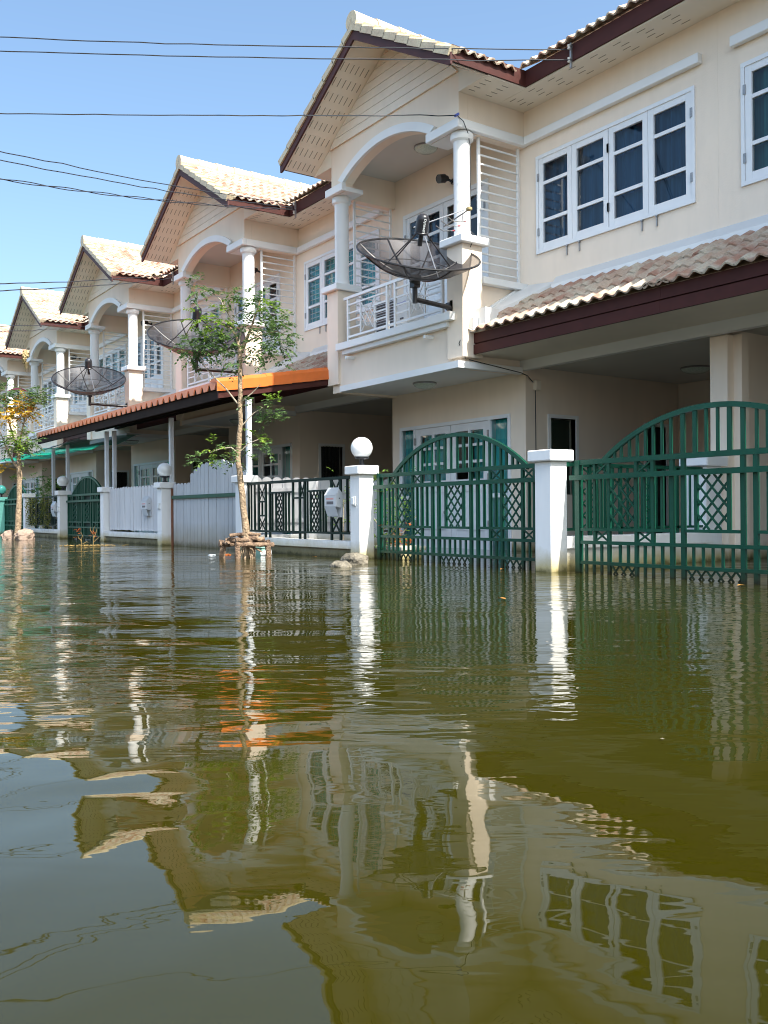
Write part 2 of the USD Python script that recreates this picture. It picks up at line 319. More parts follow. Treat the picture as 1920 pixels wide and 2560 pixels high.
rng = random.Random(7)
nr = np.random.default_rng(11)
def lerp(a, b, t): return a + (b - a) * t

# ------------------------------------------------------------------ ground and water
g = MB(); g.box(-600, 400, -500, 500, -1.4, -0.9)
whole('ground', g, 'ground', kind='structure')

def graded(lo, hi, s0, k):
    out = [0.0]; x = 0.0
    while x < hi: x += s0 + k * abs(x); out.append(x)
    x = 0.0; neg = []
    while x > lo: x -= s0 + k * abs(x); neg.append(x)
    return np.array(neg[::-1] + out)
def water_height(X, Y):
    D = np.hypot(X, Y)
    h = np.zeros_like(X)
    P = np.stack([X, Y, np.zeros_like(X)], -1)
    warp = (meshkit.fbm(P * 0.9, 3, 5) - 0.5)
    warp2 = (meshkit.fbm(P * 1.7 + 9, 2, 8) - 0.5)
    calm = np.clip((meshkit.fbm(P * 0.55 + 3, 3, 21) - 0.33) * 3.2, 0.25, 1.2)
    base = WANG
    near = 1.0 / (1 + (D / 9.0) ** 2) * (0.45 + 0.55 * np.clip((D - 1.0) / 1.6, 0, 1))
    for L, A, da, ph, ws in ((0.95, 0.0022, 0.10, 0.0, 1.0), (0.62, 0.0014, -0.22, 1.3, 1.3), (0.41, 0.0008, 0.30, 2.1, 1.6), (0.27, 0.00036, -0.05, 0.7, 1.8), (0.17, 0.00042, 0.72, 4.0, 2.2), (0.13, 0.00030, -0.85, 2.0, 2.2)):
        kx, ky = math.cos(base + da), math.sin(base + da)
        s = X * kx + Y * ky
        h += A * np.sin(2 * np.pi * (s + ws * 0.55 * warp + 0.18 * warp2) / L + ph) * (near if L > 0.3 else near * calm)
    h += 0.003 * near * warp2
    h *= 0.40 + 0.75 * np.clip((0.35 - (X * 0.571 + Y * 0.821)) / 1.1, 0, 1)
    return h
gx, gy = graded(-60, 12, 0.011, 0.0095), graded(-14, 18, 0.011, 0.0095)
X, Y = np.meshgrid(gx, gy, indexing='ij')
Hh = water_height(X, Y)
edge = np.minimum.reduce([(X - gx[0]) / 6, (gx[-1] - X) / 4, (Y - gy[0]) / 4, (gy[-1] - Y) / 4]).clip(0, 1)
V = np.stack([X, Y, Hh * edge], -1).reshape(-1, 3)
nx, ny = X.shape
i, j = np.meshgrid(np.arange(nx - 1), np.arange(ny - 1), indexing='ij')
a = (i * ny + j).ravel()
F = np.c_[a, a + ny, a + ny + 1, a + 1]
wm = MB(); wm.raw(V, F)
x0, x1, y0, y1 = gx[0], gx[-1], gy[0], gy[-1]
for xa, xb, ya, yb in ((-600, x0, -500, 500), (x1, 400, -500, 500), (x0, x1, -500, y0), (x0, x1, y1, 500)):
    wm.raw([(xa, ya, 0), (xb, ya, 0), (xb, yb, 0), (xa, yb, 0)], [(0, 1, 2, 3)])
whole('flood_water', wm, 'water', kind='structure', smooth=True)

# ------------------------------------------------------------------ tiles
def tile_mesh(w=0.30, L=0.39, h=0.044, th=0.020, rolls=2, nseg=6):
    """One roof tile: lies along +v (up the slope), w across, rolls of the profile; origin at its lower left corner."""
    n = rolls * nseg
    x = np.linspace(0, w + 0.012, n + 1)
    z = h * (0.5 - 0.5 * np.cos(2 * np.pi * x / (w / rolls))) ** 1.25
    top0 = np.c_[x, np.zeros(n + 1), z + th]; top1 = np.c_[x, np.full(n + 1, L), z + th - 0.026]
    bot0 = np.c_[x, np.zeros(n + 1), z]
    v = np.vstack([top0, top1, bot0]); m = n + 1; f = []
    for q in range(n):
        f.append((q, q + 1, m + q + 1, m + q))
        f.append((2 * m + q, 2 * m + q + 1, q + 1, q))
        f.append((2 * m + q + 1, 2 * m + q, m + q, m + q + 1))
    return v, np.array(f)
TV, TF = tile_mesh()
def place(v, o, ax, ay, az):
    return np.asarray(o) + v[:, :1] * np.asarray(ax) + v[:, 1:2] * np.asarray(ay) + v[:, 2:3] * np.asarray(az)
TILES = ['tile_a', 'tile_b', 'tile_c']

def tile_field(parent, origin, across, upslope, ncol, nrow, keep, single, rr, gauge=0.335, name='roof_tile'):
    """Courses of tiles; keep(point) says whether one is laid there. single: each tile a part, else one joined mesh for each pigment."""
    across, upslope = np.array(across, float), np.array(upslope, float)
    nrm = np.cross(across, upslope); nrm /= np.linalg.norm(nrm)
    if nrm[2] < 0: nrm = -nrm
    joined = {t: MB() for t in TILES}
    for row in range(nrow):
        for col in range(ncol):
            o = np.array(origin) + across * (0.30 * col) + upslope * (gauge * row) + nrm * (0.012 + 0.002 * rr.random())
            if not keep(o + across * 0.15 + upslope * 0.12): continue
            v = place(TV, o, across, upslope + nrm * rr.uniform(-0.004, 0.004), nrm)
            f = TF if np.dot(np.cross(across, upslope), nrm) > 0 else TF[:, ::-1]
            t = rr.choice(TILES)
            if single:
                mb = MB(); mb.raw(v, f); part(parent, name, mb, t)
            else: joined[t].raw(v, f)
    if not single:
        for t in TILES:
            if joined[t].n: part(parent, name + 's', joined[t], t, kind='stuff')

# ------------------------------------------------------------------ houses
XL, XB, XR = -11.90, -8.87, -5.93       # party wall, right side of the bay, next party wall
YW, YG = 8.45, 7.35                      # main wall, front of the bay
XC = -10.385                             # middle of the bay
ZG, ZF, ZS = 2.40, 2.98, 5.78            # carport ceiling, balcony floor, eave soffit
EX, EY, RY = 2.04, 7.97, 6.77            # gable half span, eave line of the long roof, plane of the gable boards
SL = math.tan(math.radians(30.3))

def sash_window(H, x0, x1, z0, z1, xs, zbars, depth=YW, curtain='curtain_dark', grille=False, name='window', hooks=True, mull=None):
    """Casement window in the wall at y=depth: frame, a sash for each pair in xs with panes between zbars, curtain behind."""
    y = depth
    fr = MB()
    fr.box(x0 - .03, x1 + .03, y - .022, y + .09, z1, z1 + .045); fr.box(x0 - .03, x1 + .03, y - .022, y + .09, z0 - .045, z0)
    fr.box(x0 - .03, x0 + .012, y - .020, y + .09, z0, z1); fr.box(x1 - .012, x1 + .03, y - .020, y + .09, z0, z1)
    W = part(H, name, fr, 'frame')
    for (a, b) in xs:
        s = MB(); st = 0.075
        s.box(a, a + st, y - .012, y + .035, z0, z1); s.box(b - st, b, y - .012, y + .035, z0, z1)
        zz = [z0] + zbars + [z1]
        s.box(a + st, b - st, y - .010, y + .033, z1 - st, z1); s.box(a + st, b - st, y - .010, y + .033, z0, z0 + st)
        for zb in zbars: s.box(a + st, b - st, y - .008, y + .030, zb - .020, zb + .020)
        if mull:
            xm = (a + b) / 2; s.box(xm - .02, xm + .02, y - .006, y + .028, z0 + st, z1 - st)
        part(W, 'sash', s, 'frame')
        cuts = [z0 + st] + zbars + [z1 - st]
        xcuts = [a + st, (a + b) / 2, b - st] if mull else [a + st, b - st]
        for q in range(len(cuts) - 1):
            for w in range(len(xcuts) - 1):
                p = MB(); p.raw([(xcuts[w] - .005, y + .012, cuts[q] - .005), (xcuts[w + 1] + .005, y + .012, cuts[q] - .005), (xcuts[w + 1] + .005, y + .012, cuts[q + 1] + .005), (xcuts[w] - .005, y + .012, cuts[q + 1] + .005)], [(0, 1, 2, 3)])
                part(W, 'pane', p, 'glass')
    if hooks:
        for (a, b) in xs:
            hk = MB(); xm = lerp(a, b, .85 if (xs.index((a, b)) % 2 == 0) else .2)
            hk.box(xm - .006, xm + .006, y - .02, y - .004, z0 - .17, z0 - .05); hk.box(xm - .014, xm + .014, y - .03, y - .006, z0 - .065, z0 - .05)
            part(W, 'stay', hk, 'hinge')
        for (a, b), left in zip(xs, (True, False, True, False)):
            xm = a - .004 if left else b + .004
            for zz in (lerp(z0, z1, .2), lerp(z0, z1, .8)):
                hg = MB(); hg.box(xm - .014, xm + .014, y - .026, y - .014, zz - .05, zz + .05); part(W, 'hinge', hg, 'hinge')
    c = MB(); n = int((x1 - x0) / .022)
    xx = np.linspace(x0 - .06, x1 + .06, n)
    yy = y + .095 + .028 * np.sin(np.arange(n) * 0.9 + 0.8 * np.sin(np.arange(n) * .21))
    v = np.vstack([np.c_[xx, yy, np.full(n, z0 - .1)], np.c_[xx, yy, np.full(n, z1 + .1)]])
    c.raw(v, [(q, q + 1, n + q + 1, n + q) for q in range(n - 1)])
    part(W, 'curtain', c, curtain, smooth=True)
    if grille:
        gb = MB()
        for q in range(1, 14):
            zz = lerp(z0, z1, q / 14); gb.box(x0, x1, y + .046, y + .052, zz - .006, zz + .006)
        for q in range(1, 18):
            xq = lerp(x0, x1, q / 18); gb.box(xq - .004, xq + .004, y + .0525, y + .058, z0, z1)
        part(W, 'window_grille', gb, 'trim')
    return W

def french_door(H, curtain, y=YW):
    """Ground floor door set: two leaves with six panes over panels and a sidelight on each side."""
    x0, x1, z1 = -11.64, -9.20, 1.79
    fr = MB()
    fr.box(x0 - .04, x1 + .04, y - .02, y + .1, z1, z1 + .05)
    for xm in (x0 - .02, -11.30, -9.575, x1 + .02): fr.box(xm - .028, xm + .028, y - .018, y + .1, -.6, z1)
    D = part(H, 'double_door', fr, 'frame')
    for a, b in ((-11.27, -10.44), (-10.43, -9.605)):
        s = MB(); st = .11
        s.box(a, a + st, y - .005, y + .035, -.5, z1 - .004); s.box(b - st, b, y - .005, y + .035, -.5, z1 - .004)
        s.box(a + st, b - st, y - .003, y + .033, z1 - st, z1 - .004); s.box(a + st, b - st, y - .003, y + .033, .82, .99)
        xm = (a + b) / 2
        s.box(xm - .028, xm + .028, y - .002, y + .031, .99, z1 - st)
        for zb in (1.24, 1.475): s.box(a + st, b - st, y - .001, y + .030, zb - .02, zb + .02)
        s.box(a + st, b - st, y + .010, y + .030, -.5, .82)
        for zz in (.32,): s.box(a + st, b - st, y - .002, y + .028, zz - .05, zz + .05)
        leaf = part(D, 'door_leaf', s, 'frame')
        for (p, q) in ((a + st, xm - .028), (xm + .028, b - st)):
            for (zb, zt) in ((.99, 1.22), (1.26, 1.455), (1.495, z1 - st)):
                pn = MB(); pn.raw([(p, y + .012, zb), (q, y + .012, zb), (q, y + .012, zt), (p, y + .012, zt)], [(0, 1, 2, 3)]); part(D, 'pane', pn, 'glass')
        hg = MB(); hx = a - .01 if a < -11 else b + .01
        for zz in (.35, 1.0, 1.6): hg.box(hx - .016, hx + .016, y - .03, y - .006, zz - .055, zz + .055)
        part(D, 'hinge', hg, 'hinge')
    kn = MB(); kn.lathe([(.001, 0), (.026, .008), (.030, .03), (.012, .045), (.012, .06)], (-10.53, y - .06, .52), 10, 'y'); part(D, 'door_handle', kn, 'steel', smooth=True)
    for a, b in ((x0 + .01, -11.33), (-9.547, x1 - .01)):
        m = MB(); m.box(a, b, y + .0, y + .05, .72, .78); part(D, 'transom_bar', m, 'frame')
        for zb, zt in ((-.5, .72), (.78, z1)):
            pn = MB(); pn.raw([(a, y + .012, zb), (b, y + .012, zb), (b, y + .012, zt), (a, y + .012, zt)], [(0, 1, 2, 3)]); part(D, 'pane', pn, 'glass')
    for a, b in ((x0 - .05, -11.22), (-11.2, -10.47), (-10.02, x1 + .05)):
        n = int((b - a) / .02); xx = np.linspace(a, b, n); yy = y + .085 + .02 * np.sin(np.arange(n) * 1.25 + a)
        c = MB(); c.raw(np.vstack([np.c_[xx, yy, np.full(n, -.5)], np.c_[xx, yy, np.full(n, 1.9)]]), [(q, q + 1, n + q + 1, n + q) for q in range(n - 1)])
        part(D, 'curtain', c, curtain, smooth=True)

def balcony_door(H, y=YW, grille=False):
    x0, x1, z0, z1 = -11.50, -9.62, 3.02, 5.06
    xs = [(x0 + .02, -11.045), (-11.04, -10.57), (-10.56, -10.10), (-10.095, x1 - .02)]
    fr = MB()
    fr.box(x0 - .05, x1 + .05, y - .02, y + .1, z1, z1 + .06); fr.box(x0 - .05, x0 + .018, y - .018, y + .1, ZF, z1); fr.box(x1 - .018, x1 + .05, y - .018, y + .1, ZF, z1)
    D = part(H, 'balcony_door', fr, 'frame')
    for a, b in xs:
        s = MB(); st = .085
        s.box(a, a + st, y - .005, y + .035, z0, z1 - .003); s.box(b - st, b, y - .005, y + .035, z0, z1 - .003)
        s.box(a + st, b - st, y - .003, y + .033, z1 - st, z1 - .003); s.box(a + st, b - st, y - .003, y + .033, z0, z0 + .12); s.box(a + st, b - st, y - .002, y + .032, 3.86, 3.98)
        s.box(a + st, b - st, y + .01, y + .03, z0 + .12, 3.86)
        for zb in (4.31, 4.68): s.box(a + st, b - st, y - .001, y + .030, zb - .022, zb + .022)
        part(D, 'door_leaf', s, 'frame')
        for zb, zt in ((3.98, 4.29), (4.33, 4.66), (4.70, z1 - st)):
            pn = MB(); pn.raw([(a + st, y + .012, zb), (b - st, y + .012, zb), (b - st, y + .012, zt), (a + st, y + .012, zt)], [(0, 1, 2, 3)]); part(D, 'pane', pn, 'glass')
    for xm in (x0 + .01, x1 - .01):
        for zz in (3.5, 4.75):
            hg = MB(); hg.box(xm - .014, xm + .014, y - .034, y - .020, zz - .06, zz + .06); part(D, 'hinge', hg, 'hinge')
    c = MB(); n = 60; xx = np.linspace(x0, -10.6, n); yy = y + .12 + .02 * np.sin(np.arange(n) * 1.3)
    c.raw(np.vstack([np.c_[xx, yy, np.full(n, z0)], np.c_[xx, yy, np.full(n, z1)]]), [(q, q + 1, n + q + 1, n + q) for q in range(n - 1)])
    part(D, 'curtain', c, 'curtain_dark', smooth=True)
    if grille:
        gb = MB()
        for q in range(1, 9): zz = lerp(3.98, z1, q / 9); gb.box(x0, x1, y + .080, y + .088, zz - .006, zz + .006)
        part(D, 'window_grille', gb, 'trim')

def make_house(k, label, mirror=False, lod=0, win_curtain='curtain_dark', grille=False, door_curtain='curtain_teal', group=None):
    dx = -6.0 * k
    def tf(v, f):
        v = np.array(v, float); f = np.asarray(f)
        if mirror:
            v[:, 0] = 2 * XR - v[:, 0]; f = f[:, ::-1]
        v[:, 0] += dx
        return v, f
    bx = (2 * XR - (-8.9) if mirror else -8.9) + dx
    H = thing('townhouse', label, 'house', (bx, YW, 0), 'cream townhouses in a row along the flooded street', tf=tf)
    rr = random.Random(100 + k + (50 if mirror else 0))
    TH = .12
    # --- plaster walls
    m = MB(); m.prism(sbox(XB, ZG + .02, XR - .0005, ZS).difference(sbox(-8.62, 3.87, -6.22, 5.08)), 'y', YW, YW + TH); part(H, 'upper_wall', m, 'wall')
    m = MB(); m.prism(sbox(XL, ZF - .1, XB, 5.75).difference(sbox(-11.50, ZF, -9.62, 5.06)), 'y', YW, YW + TH); part(H, 'balcony_wall', m, 'wall')
    m = MB(); m.prism(sbox(XL, -.7, XB, ZG).difference(sbox(-11.64, -.8, -9.20, 1.79)), 'y', YW, YW + TH); part(H, 'ground_floor_wall', m, 'wall')
    # gable wall with the arch cut out, and the little returns down to the beam
    a0, a1 = -11.52, -9.43; zs, zt = 5.42, 5.70
    n = 24; hc = (a1 - a0) / 2; R = (hc * hc + (zt - zs) ** 2) / (2 * (zt - zs)); cz = zt - R
    th = np.linspace(math.pi / 2 + math.asin(hc / R), math.pi / 2 - math.asin(hc / R), n)
    arc = [((a0 + a1) / 2 + R * math.cos(t), cz + R * math.sin(t)) for t in th]
    top = 7.12 - .30
    zr = lambda x: top + .135 - SL * abs(x - XC)
    pol = [(XL, 5.30)] + [(a0, 5.30)] + arc + [(a1, 5.30), (XB, 5.30), (XB, zr(XB)), (XC, zr(XC)), (XL, zr(XL))]
    m = MB(); m.prism(Polygon(pol), 'y', YG, YG + .14); part(H, 'gable_wall', m, 'wall')
    m = MB(); m.box(XB - TH, XB, YG + .142, YW - .002, 5.30, ZS); part(H, 'side_wall', m, 'wall')
    m = MB(); m.box(XL, XL + TH, YG + .142, YW - .002, 5.30, ZS); part(H, 'side_wall', m, 'wall')
    # lower box of the balcony
    m = MB(); m.box(XL, XB, YG, YG + .12, 2.33, ZF); part(H, 'balcony_front', m, 'wall')
    m = MB(); m.box(XB - TH, XB, YG + .122, YW - .002, 2.33, 3.40); part(H, 'balcony_side', m, 'wall')
    m = MB(); m.box(XL, XL + TH, YG + .122, YW - .002, 2.33, 3.40); part(H, 'balcony_side', m, 'wall')
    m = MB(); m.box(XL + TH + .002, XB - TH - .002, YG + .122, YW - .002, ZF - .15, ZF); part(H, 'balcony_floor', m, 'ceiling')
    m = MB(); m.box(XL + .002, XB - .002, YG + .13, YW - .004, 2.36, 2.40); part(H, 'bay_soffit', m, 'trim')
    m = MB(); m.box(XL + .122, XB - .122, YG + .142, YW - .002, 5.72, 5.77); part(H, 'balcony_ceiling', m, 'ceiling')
    # carport and interior shells
    cw = sbox(YW + TH, -.7, 11.6, ZG + .03).difference(sbox(8.9, .75, 9.38, 1.78)).difference(sbox(10.85, -.6, 11.3, 1.76))
    m = MB(); m.prism(cw, 'x', XB - TH, XB); part(H, 'carport_wall', m, 'wall')
    m = MB(); m.box(XB - TH, XR - .05, 11.602, 11.72, -.7, ZG + .03); part(H, 'carport_back_wall', m, 'wall')
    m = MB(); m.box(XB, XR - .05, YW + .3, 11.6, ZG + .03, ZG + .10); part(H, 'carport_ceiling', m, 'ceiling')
    m = MB(); m.box(XR - .05, XR + .05, YW + .16, 13.0, -.7, 6.2) if not mirror else m.box(XL - .02, XL + .08, YW + .16, 13.0, -.7, 6.2); part(H, 'party_wall', m, 'wall')
    m = MB(); m.box(XL, XR - .05, 13.0, 13.1, -.7, 6.0); part(H, 'back_wall', m, 'wall')
    m = MB(); m.box(XL, XR - .05, YW + TH, 13.0, 2.55, 2.7); m.box(XL, XR - .05, YW + TH, 13.0, 5.8, 5.9); part(H, 'inner_floor', m, 'dark')
    # carport window and side door in the carport wall
    for nm, (a, b, z0, z1) in (('side_door_frame', (10.85, 11.3, -.6, 1.76)), ('carport_window', (8.9, 9.38, .75, 1.78))):
        m = MB(); m.box(XB - .08, XB + .015, a - .05, a, z0, z1 + .05); m.box(XB - .08, XB + .015, b, b + .05, z0, z1 + .05); m.box(XB - .08, XB + .014, a, b, z1, z1 + .05)
        W = part(H, nm, m, 'trim')
    m = MB(); m.raw([(XB - .05, 8.9, .75), (XB - .05, 9.38, .75), (XB - .05, 9.38, 1.78), (XB - .05, 8.9, 1.78)], [(0, 1, 2, 3)]); part(W, 'pane', m, 'glass')
    m = MB(); m.box(XB - .13, XB - .11, 8.8, 9.5, .6, 1.9); part(W, 'curtain', m, 'greensheet' if k == 0 else 'dark')
    if k >= 1:
        for q in range(1, 7): m = MB(); yy = lerp(8.9, 9.38, q / 7); m.box(XB - .02, XB - .01, yy - .006, yy + .006, .75, 1.78); part(W, 'window_bar', m, 'blackmetal')
    m = MB(); m.box(XB - .10, XB - .07, 10.85, 11.3, -.6, 1.76); part(H, 'side_door', m, 'dark')
    # --- beams and white trim
    m = MB(); m.box(XB + .002, XR - .0005, YW - .10, YW - .002, 2.37, 2.56); part(H, 'carport_beam', m, 'trim')
    P = .075
    m = MB(); b0, b1 = 5.30, 5.415
    m.cbox(-9.46, XB + P, YG - P, YG + .001 - .003, b0, b1, .006); m.cbox(XB + .002, XB + P, YG - .003, YW - .004, b0 + .001, b1 - .001, .006)
    m.cbox(XB + P + .002, -6.12, YW - P, YW - .002, b0 + .004, b1 - .004, .006)
    part(H, 'cornice_band', m, 'trim')
    m = MB(); m.cbox(XL - P, -11.49, YG - P, YG - .002, b0, b1, .006); m.cbox(XL - P, XL - .002, YG - .003, YW - .004, b0 + .001, b1 - .001, .006)
    part(H, 'cornice_band', m, 'trim')
    m = MB(); m.box(-9.46, XB - .02, YG + .001, YG + .30, b0 - .004, b0 + .06); part(H, 'column_head', m, 'trim'); m = MB(); m.box(XL + .02, -11.49, YG + .001, YG + .30, b0 - .004, b0 + .06); part(H, 'column_head', m, 'trim')
    # arch moulding and the arch's own soffit
    outer = [((a0 + a1) / 2 + (R + .115) * math.cos(t), cz + (R + .115) * math.sin(t)) for t in np.linspace(th[0] + .035, th[-1] - .035, n)]
    ring = Polygon([(a0 + .03, b1 - .02)] + arc + [(a1 - .03, b1 - .02)] + [(x, z) for x, z in outer[::-1]]).buffer(0)
    m = MB(); m.prism(ring, 'y', YG - .05, YG - .002); part(H, 'arch_moulding', m, 'trim')
    for cx in (XC - 1.425, XC + 1.425):
        c = MB(); c.lathe([(.12, 3.955), (.118, 3.99), (.108, 4.03), (.108, 5.20), (.112, 5.20)], (cx, 7.43 + .04, 0), 28)
        col = part(H, 'column', c, 'trim', smooth=35)
        c = MB(); c.lathe([(.108, 5.185), (.140, 5.205), (.148, 5.235), (.146, 5.27), (.135, 5.295)], (cx, 7.47, 0), 28); part(col, 'capital', c, 'trim', smooth=40)
        px = cx + (.03 if cx > XC else -.03); py = 7.49
        c = MB(); c.cbox(px - .155, px + .155, YG - .04, py + .145, ZF + .10 if False else 2.45, 3.86, .006); ped = part(H, 'pedestal', c, 'wall')
        c = MB(); c.cbox(px - .225, px + .225, YG - .105, py + .215, 3.86, 3.955, .01); part(ped, 'pedestal_cap', c, 'trim')
    m = MB(); m.cbox(-11.62, -8.92, YG - .13, YG - .002, 2.925, 3.03, .006); m.box(-11.50, -9.04, YG - .085, YG - .002, 2.86, 2.924); part(H, 'balcony_sill', m, 'trim')
    m = MB(); m.box(-11.55, -8.80, YG - .10, YG + .12, 2.315, 2.40); m.box(XB - .002, -8.80, YG + .122, YW - .11, 2.315, 2.40); part(H, 'base_moulding', m, 'trim')
    for sx, xa, xb in ((1, XB - .02, XB + .10), (-1, XL - .10, XL + .02)):
        m = MB(); m.cbox(xa, xb, 7.66, YW - .03, 3.405, 3.49, .006); part(H, 'side_ledge', m, 'trim')
    # spouts under the balcony
    for xs in (-11.30, -9.42):
        m = MB(); m.tube([(xs, YG - .15, 2.785), (xs, YG - .002, 2.79)], .024, 10); part(H, 'drain_spout', m, 'trim', smooth=40)
    # --- side grilles and balcony railing
    for gx_ in (XB - .06, XL + .06):
        m = MB(); m.box(gx_ - .015, gx_ + .015, 7.70, 7.735, 3.49, 5.30); m.box(gx_ - .015, gx_ + .015, 8.38, 8.415, 3.49, 5.30)
        G = part(H, 'side_grille', m, 'trim')
        for q in range(15):
            zz = lerp(3.60, 5.20, q / 14); m = MB(); m.box(gx_ - .008, gx_ + .008, 7.736, 8.379, zz - .010, zz + .010); part(G, 'rung', m, 'trim')
    yr = YG + .03
    m = MB(); m.box(-11.60, -9.14, yr - .02, yr + .02, 3.69, 3.73)
    for xq in (-11.50, -10.49, -10.30, -9.26): m.box(xq - .019, xq + .019, yr - .018, yr + .018, 3.035, 3.69)
    RA = part(H, 'balcony_railing', m, 'trim')
    for zz in (3.13, 3.26, 3.37, 3.48, 3.60):
        for xa, xb in ((-11.48, -11.18), (-10.80, -10.51), (-10.28, -9.98), (-9.62, -9.28)):
            if zz in (3.13,): continue
            m = MB(); m.box(xa, xb, yr - .009, yr + .009, zz - .011, zz + .011); part(RA, 'rail_bar', m, 'trim')
    for xa, xb in ((-11.48, -10.51), (-10.47, -10.32), (-10.28, -9.28)):
        m = MB(); m.box(xa, xb, yr - .011, yr + .011, 3.115, 3.145); part(RA, 'rail_bar', m, 'trim')
        if xb - xa > .5: m = MB(); m.box(xa, xb, yr - .011, yr + .011, 3.595, 3.615); part(RA, 'rail_bar', m, 'trim')
    for xa, xb in ((-11.17, -10.81), (-9.97, -9.63)):
        m = MB()
        m.box(xa - .01, xa + .01, yr - .010, yr + .010, 3.146, 3.594); m.box(xb - .01, xb + .01, yr - .010, yr + .010, 3.146, 3.594)
        for q in range(-1, 2):
            for s in (1, -1):
                xm = (xa + xb) / 2 + q * .13; zc = 3.37; L = .20 if q == 0 else .145
                m.bar((xm - s * L * .75, yr + .004 * s, zc - L), (xm + s * L * .75, yr + .004 * s, zc + L), .014, .008)
        part(RA, 'lattice', m, 'trim')
    # --- openings
    sash_window(H, -8.60, -6.24, 3.89, 5.06, [(-8.585, -8.01), (-8.005, -7.425), (-7.415, -6.84), (-6.835, -6.255)], [4.255, 4.735], curtain=win_curtain, grille=grille)
    balcony_door(H, grille=grille)
    french_door(H, door_curtain)
    # --- eaves, fascia and rake boards
    ex0, ex1 = XC - EX, XC + EX
    m = MB(); m.box(ex1, XR - .001, EY, EY + .022, ZS + .005, ZS + .20); part(H, 'fascia_board', m, 'fascia')
    m = MB(); m.box(ex1, ex1 + .022, RY + .03, EY - .001, ZS + .005, ZS + .20); part(H, 'fascia_board', m, 'fascia')
    m = MB(); m.box(ex0 - .022, ex0, RY + .03, EY - .001, ZS + .005, ZS + .20); part(H, 'fascia_board', m, 'fascia')
    m = MB(); m.box(XR - 6.0 + .001, ex0, EY, EY + .022, ZS + .005, ZS + .20); part(H, 'fascia_board', m, 'fascia')
    for s in (-1, 1):
        p = [(XC, 6.90), (XC, 7.13), (XC + s * (EX + .03), 7.13 - SL * (EX + .03)), (XC + s * (EX + .03), 5.74), (XC + s * (EX - .02), 5.74)]
        m = MB(); m.prism(Polygon(p).buffer(0), 'y', RY, RY + .028); part(H, 'rake_board', m, 'rake')
    # flat soffits and the sloping ones under the verge
    m = MB(); m.box(XB + .002, XR - .0005, EY + .024, YW - .002, ZS - .012, ZS + .004); part(H, 'eave_soffit', m, 'soffit')
    m = MB(); m.box(XB + .002, ex1 - .001, YG + .022, EY + .022, ZS - .010, ZS + .004); part(H, 'eave_soffit', m, 'soffit')
    for s in (-1, 1):
        xw = XB + .001 if s > 0 else XL - .001
        p = Polygon([(xw, ZS - .010), (XC + s * (EX - .005), ZS - .010), (XC + s * (EX - .005), 6.955 - SL * (EX - .005) + .01), (xw, 6.955 - SL * abs(xw - XC))]).buffer(0)
        m = MB(); m.prism(p, 'y', YG - .001, YG + .02); part(H, 'eave_return', m, 'soffit')
    m = MB(); m.box(ex0 + .001, XL - .002, YG + .022, YW - .01, ZS - .010, ZS + .004); m.box(XR - 6 + .001, ex0 - .001, EY + .024, YW - .002, ZS - .012, ZS + .004); part(H, 'eave_soffit', m, 'soffit')
    for s in (-1, 1):
        zo = lambda x: 6.96 - SL * abs(x - XC)
        xa, xb = XC, XC + s * (EX - .02)
        m = MB(); v = [(x, y, zo(x) + t) for t in (0, .012) for (x, y) in ((xa, RY + .03), (xb, RY + .03), (xb, YG - .002), (xa, YG - .002))]
        m.raw(v, [(0, 1, 2, 3), (4, 7, 6, 5), (0, 4, 5, 1), (2, 6, 7, 3), (1, 5, 6, 2), (0, 3, 7, 4)]); SO = part(H, 'verge_soffit', m, 'soffit')
        slots = MB()
        for row in range(8):
            xm = XC + s * (.34 + row * .215); xn = xm + s * .12
            for q in range(6):
                yy = RY + .075 + q * .082
                mb = slots if lod else MB()
                mb.raw([(xm, yy, zo(xm) - .002), (xn, yy, zo(xn) - .002), (xn, yy + .011, zo(xn) - .002), (xm, yy + .011, zo(xm) - .002)], [(0, 1, 2, 3)])
                if not lod: part(SO, 'vent_slot', mb, 'slot')
        if lod: part(SO, 'vent_slots', slots, 'slot', kind='stuff')
    slots = MB()
    if True:
        x = XB + .15
        while x < XR - .2:
            for row in range(4):
                yy = EY + .10 + row * .085; xo = x + (.05 if row % 2 else 0)
                slots.box(xo, xo + .11, yy, yy + .010, ZS - .0145, ZS - .0125)
            x += .34
        y = YG + .06
        while y < EY:
            for row in range(4):
                xo = XB + .12 + row * .1; slots.box(xo, xo + .010, y, y + .10, ZS - .0125, ZS - .0105)
            y += .28
        part(H, 'eave_slots', slots, 'slot', kind='stuff')
    # siding boards on the gable
    zb = 6.02
    while zb < 6.9:
        zt_ = min(zb + .118, 6.955)
        hw = lambda z: max(0.02, (6.955 - z) / SL)
        p = Polygon([(max(XL, XC - hw(zb)), zb), (min(XB, XC + hw(zb)), zb), (min(XB, XC + hw(zt_)), zt_), (max(XL, XC - hw(zt_)), zt_)])
        m = MB(); m.prism(p, 'y', YG - .026, YG - .001)
        m.prism(Polygon([(p.bounds[0], zb - .002), (p.bounds[2], zb - .002), (p.bounds[2], zb + .008), (p.bounds[0], zb + .008)]), 'y', YG - .029, YG - .0265)
        part(H, 'siding_board', m, 'siding'); zb += .124
    # --- roofs
    zt0 = ZS + .20
    m = MB()
    yr2 = 12.6; zr2 = zt0 + (yr2 - EY) * SL
    m.prism(Polygon([(EY + .02, zt0 - .02), (yr2, zr2 - .02), (yr2 + 3, zr2 - 1.75), (yr2 + 3, zr2 - 1.85), (yr2, zr2 - .12), (EY + .02, zt0 - .10)]), 'x', XR - 6 + .002, XR - .002)
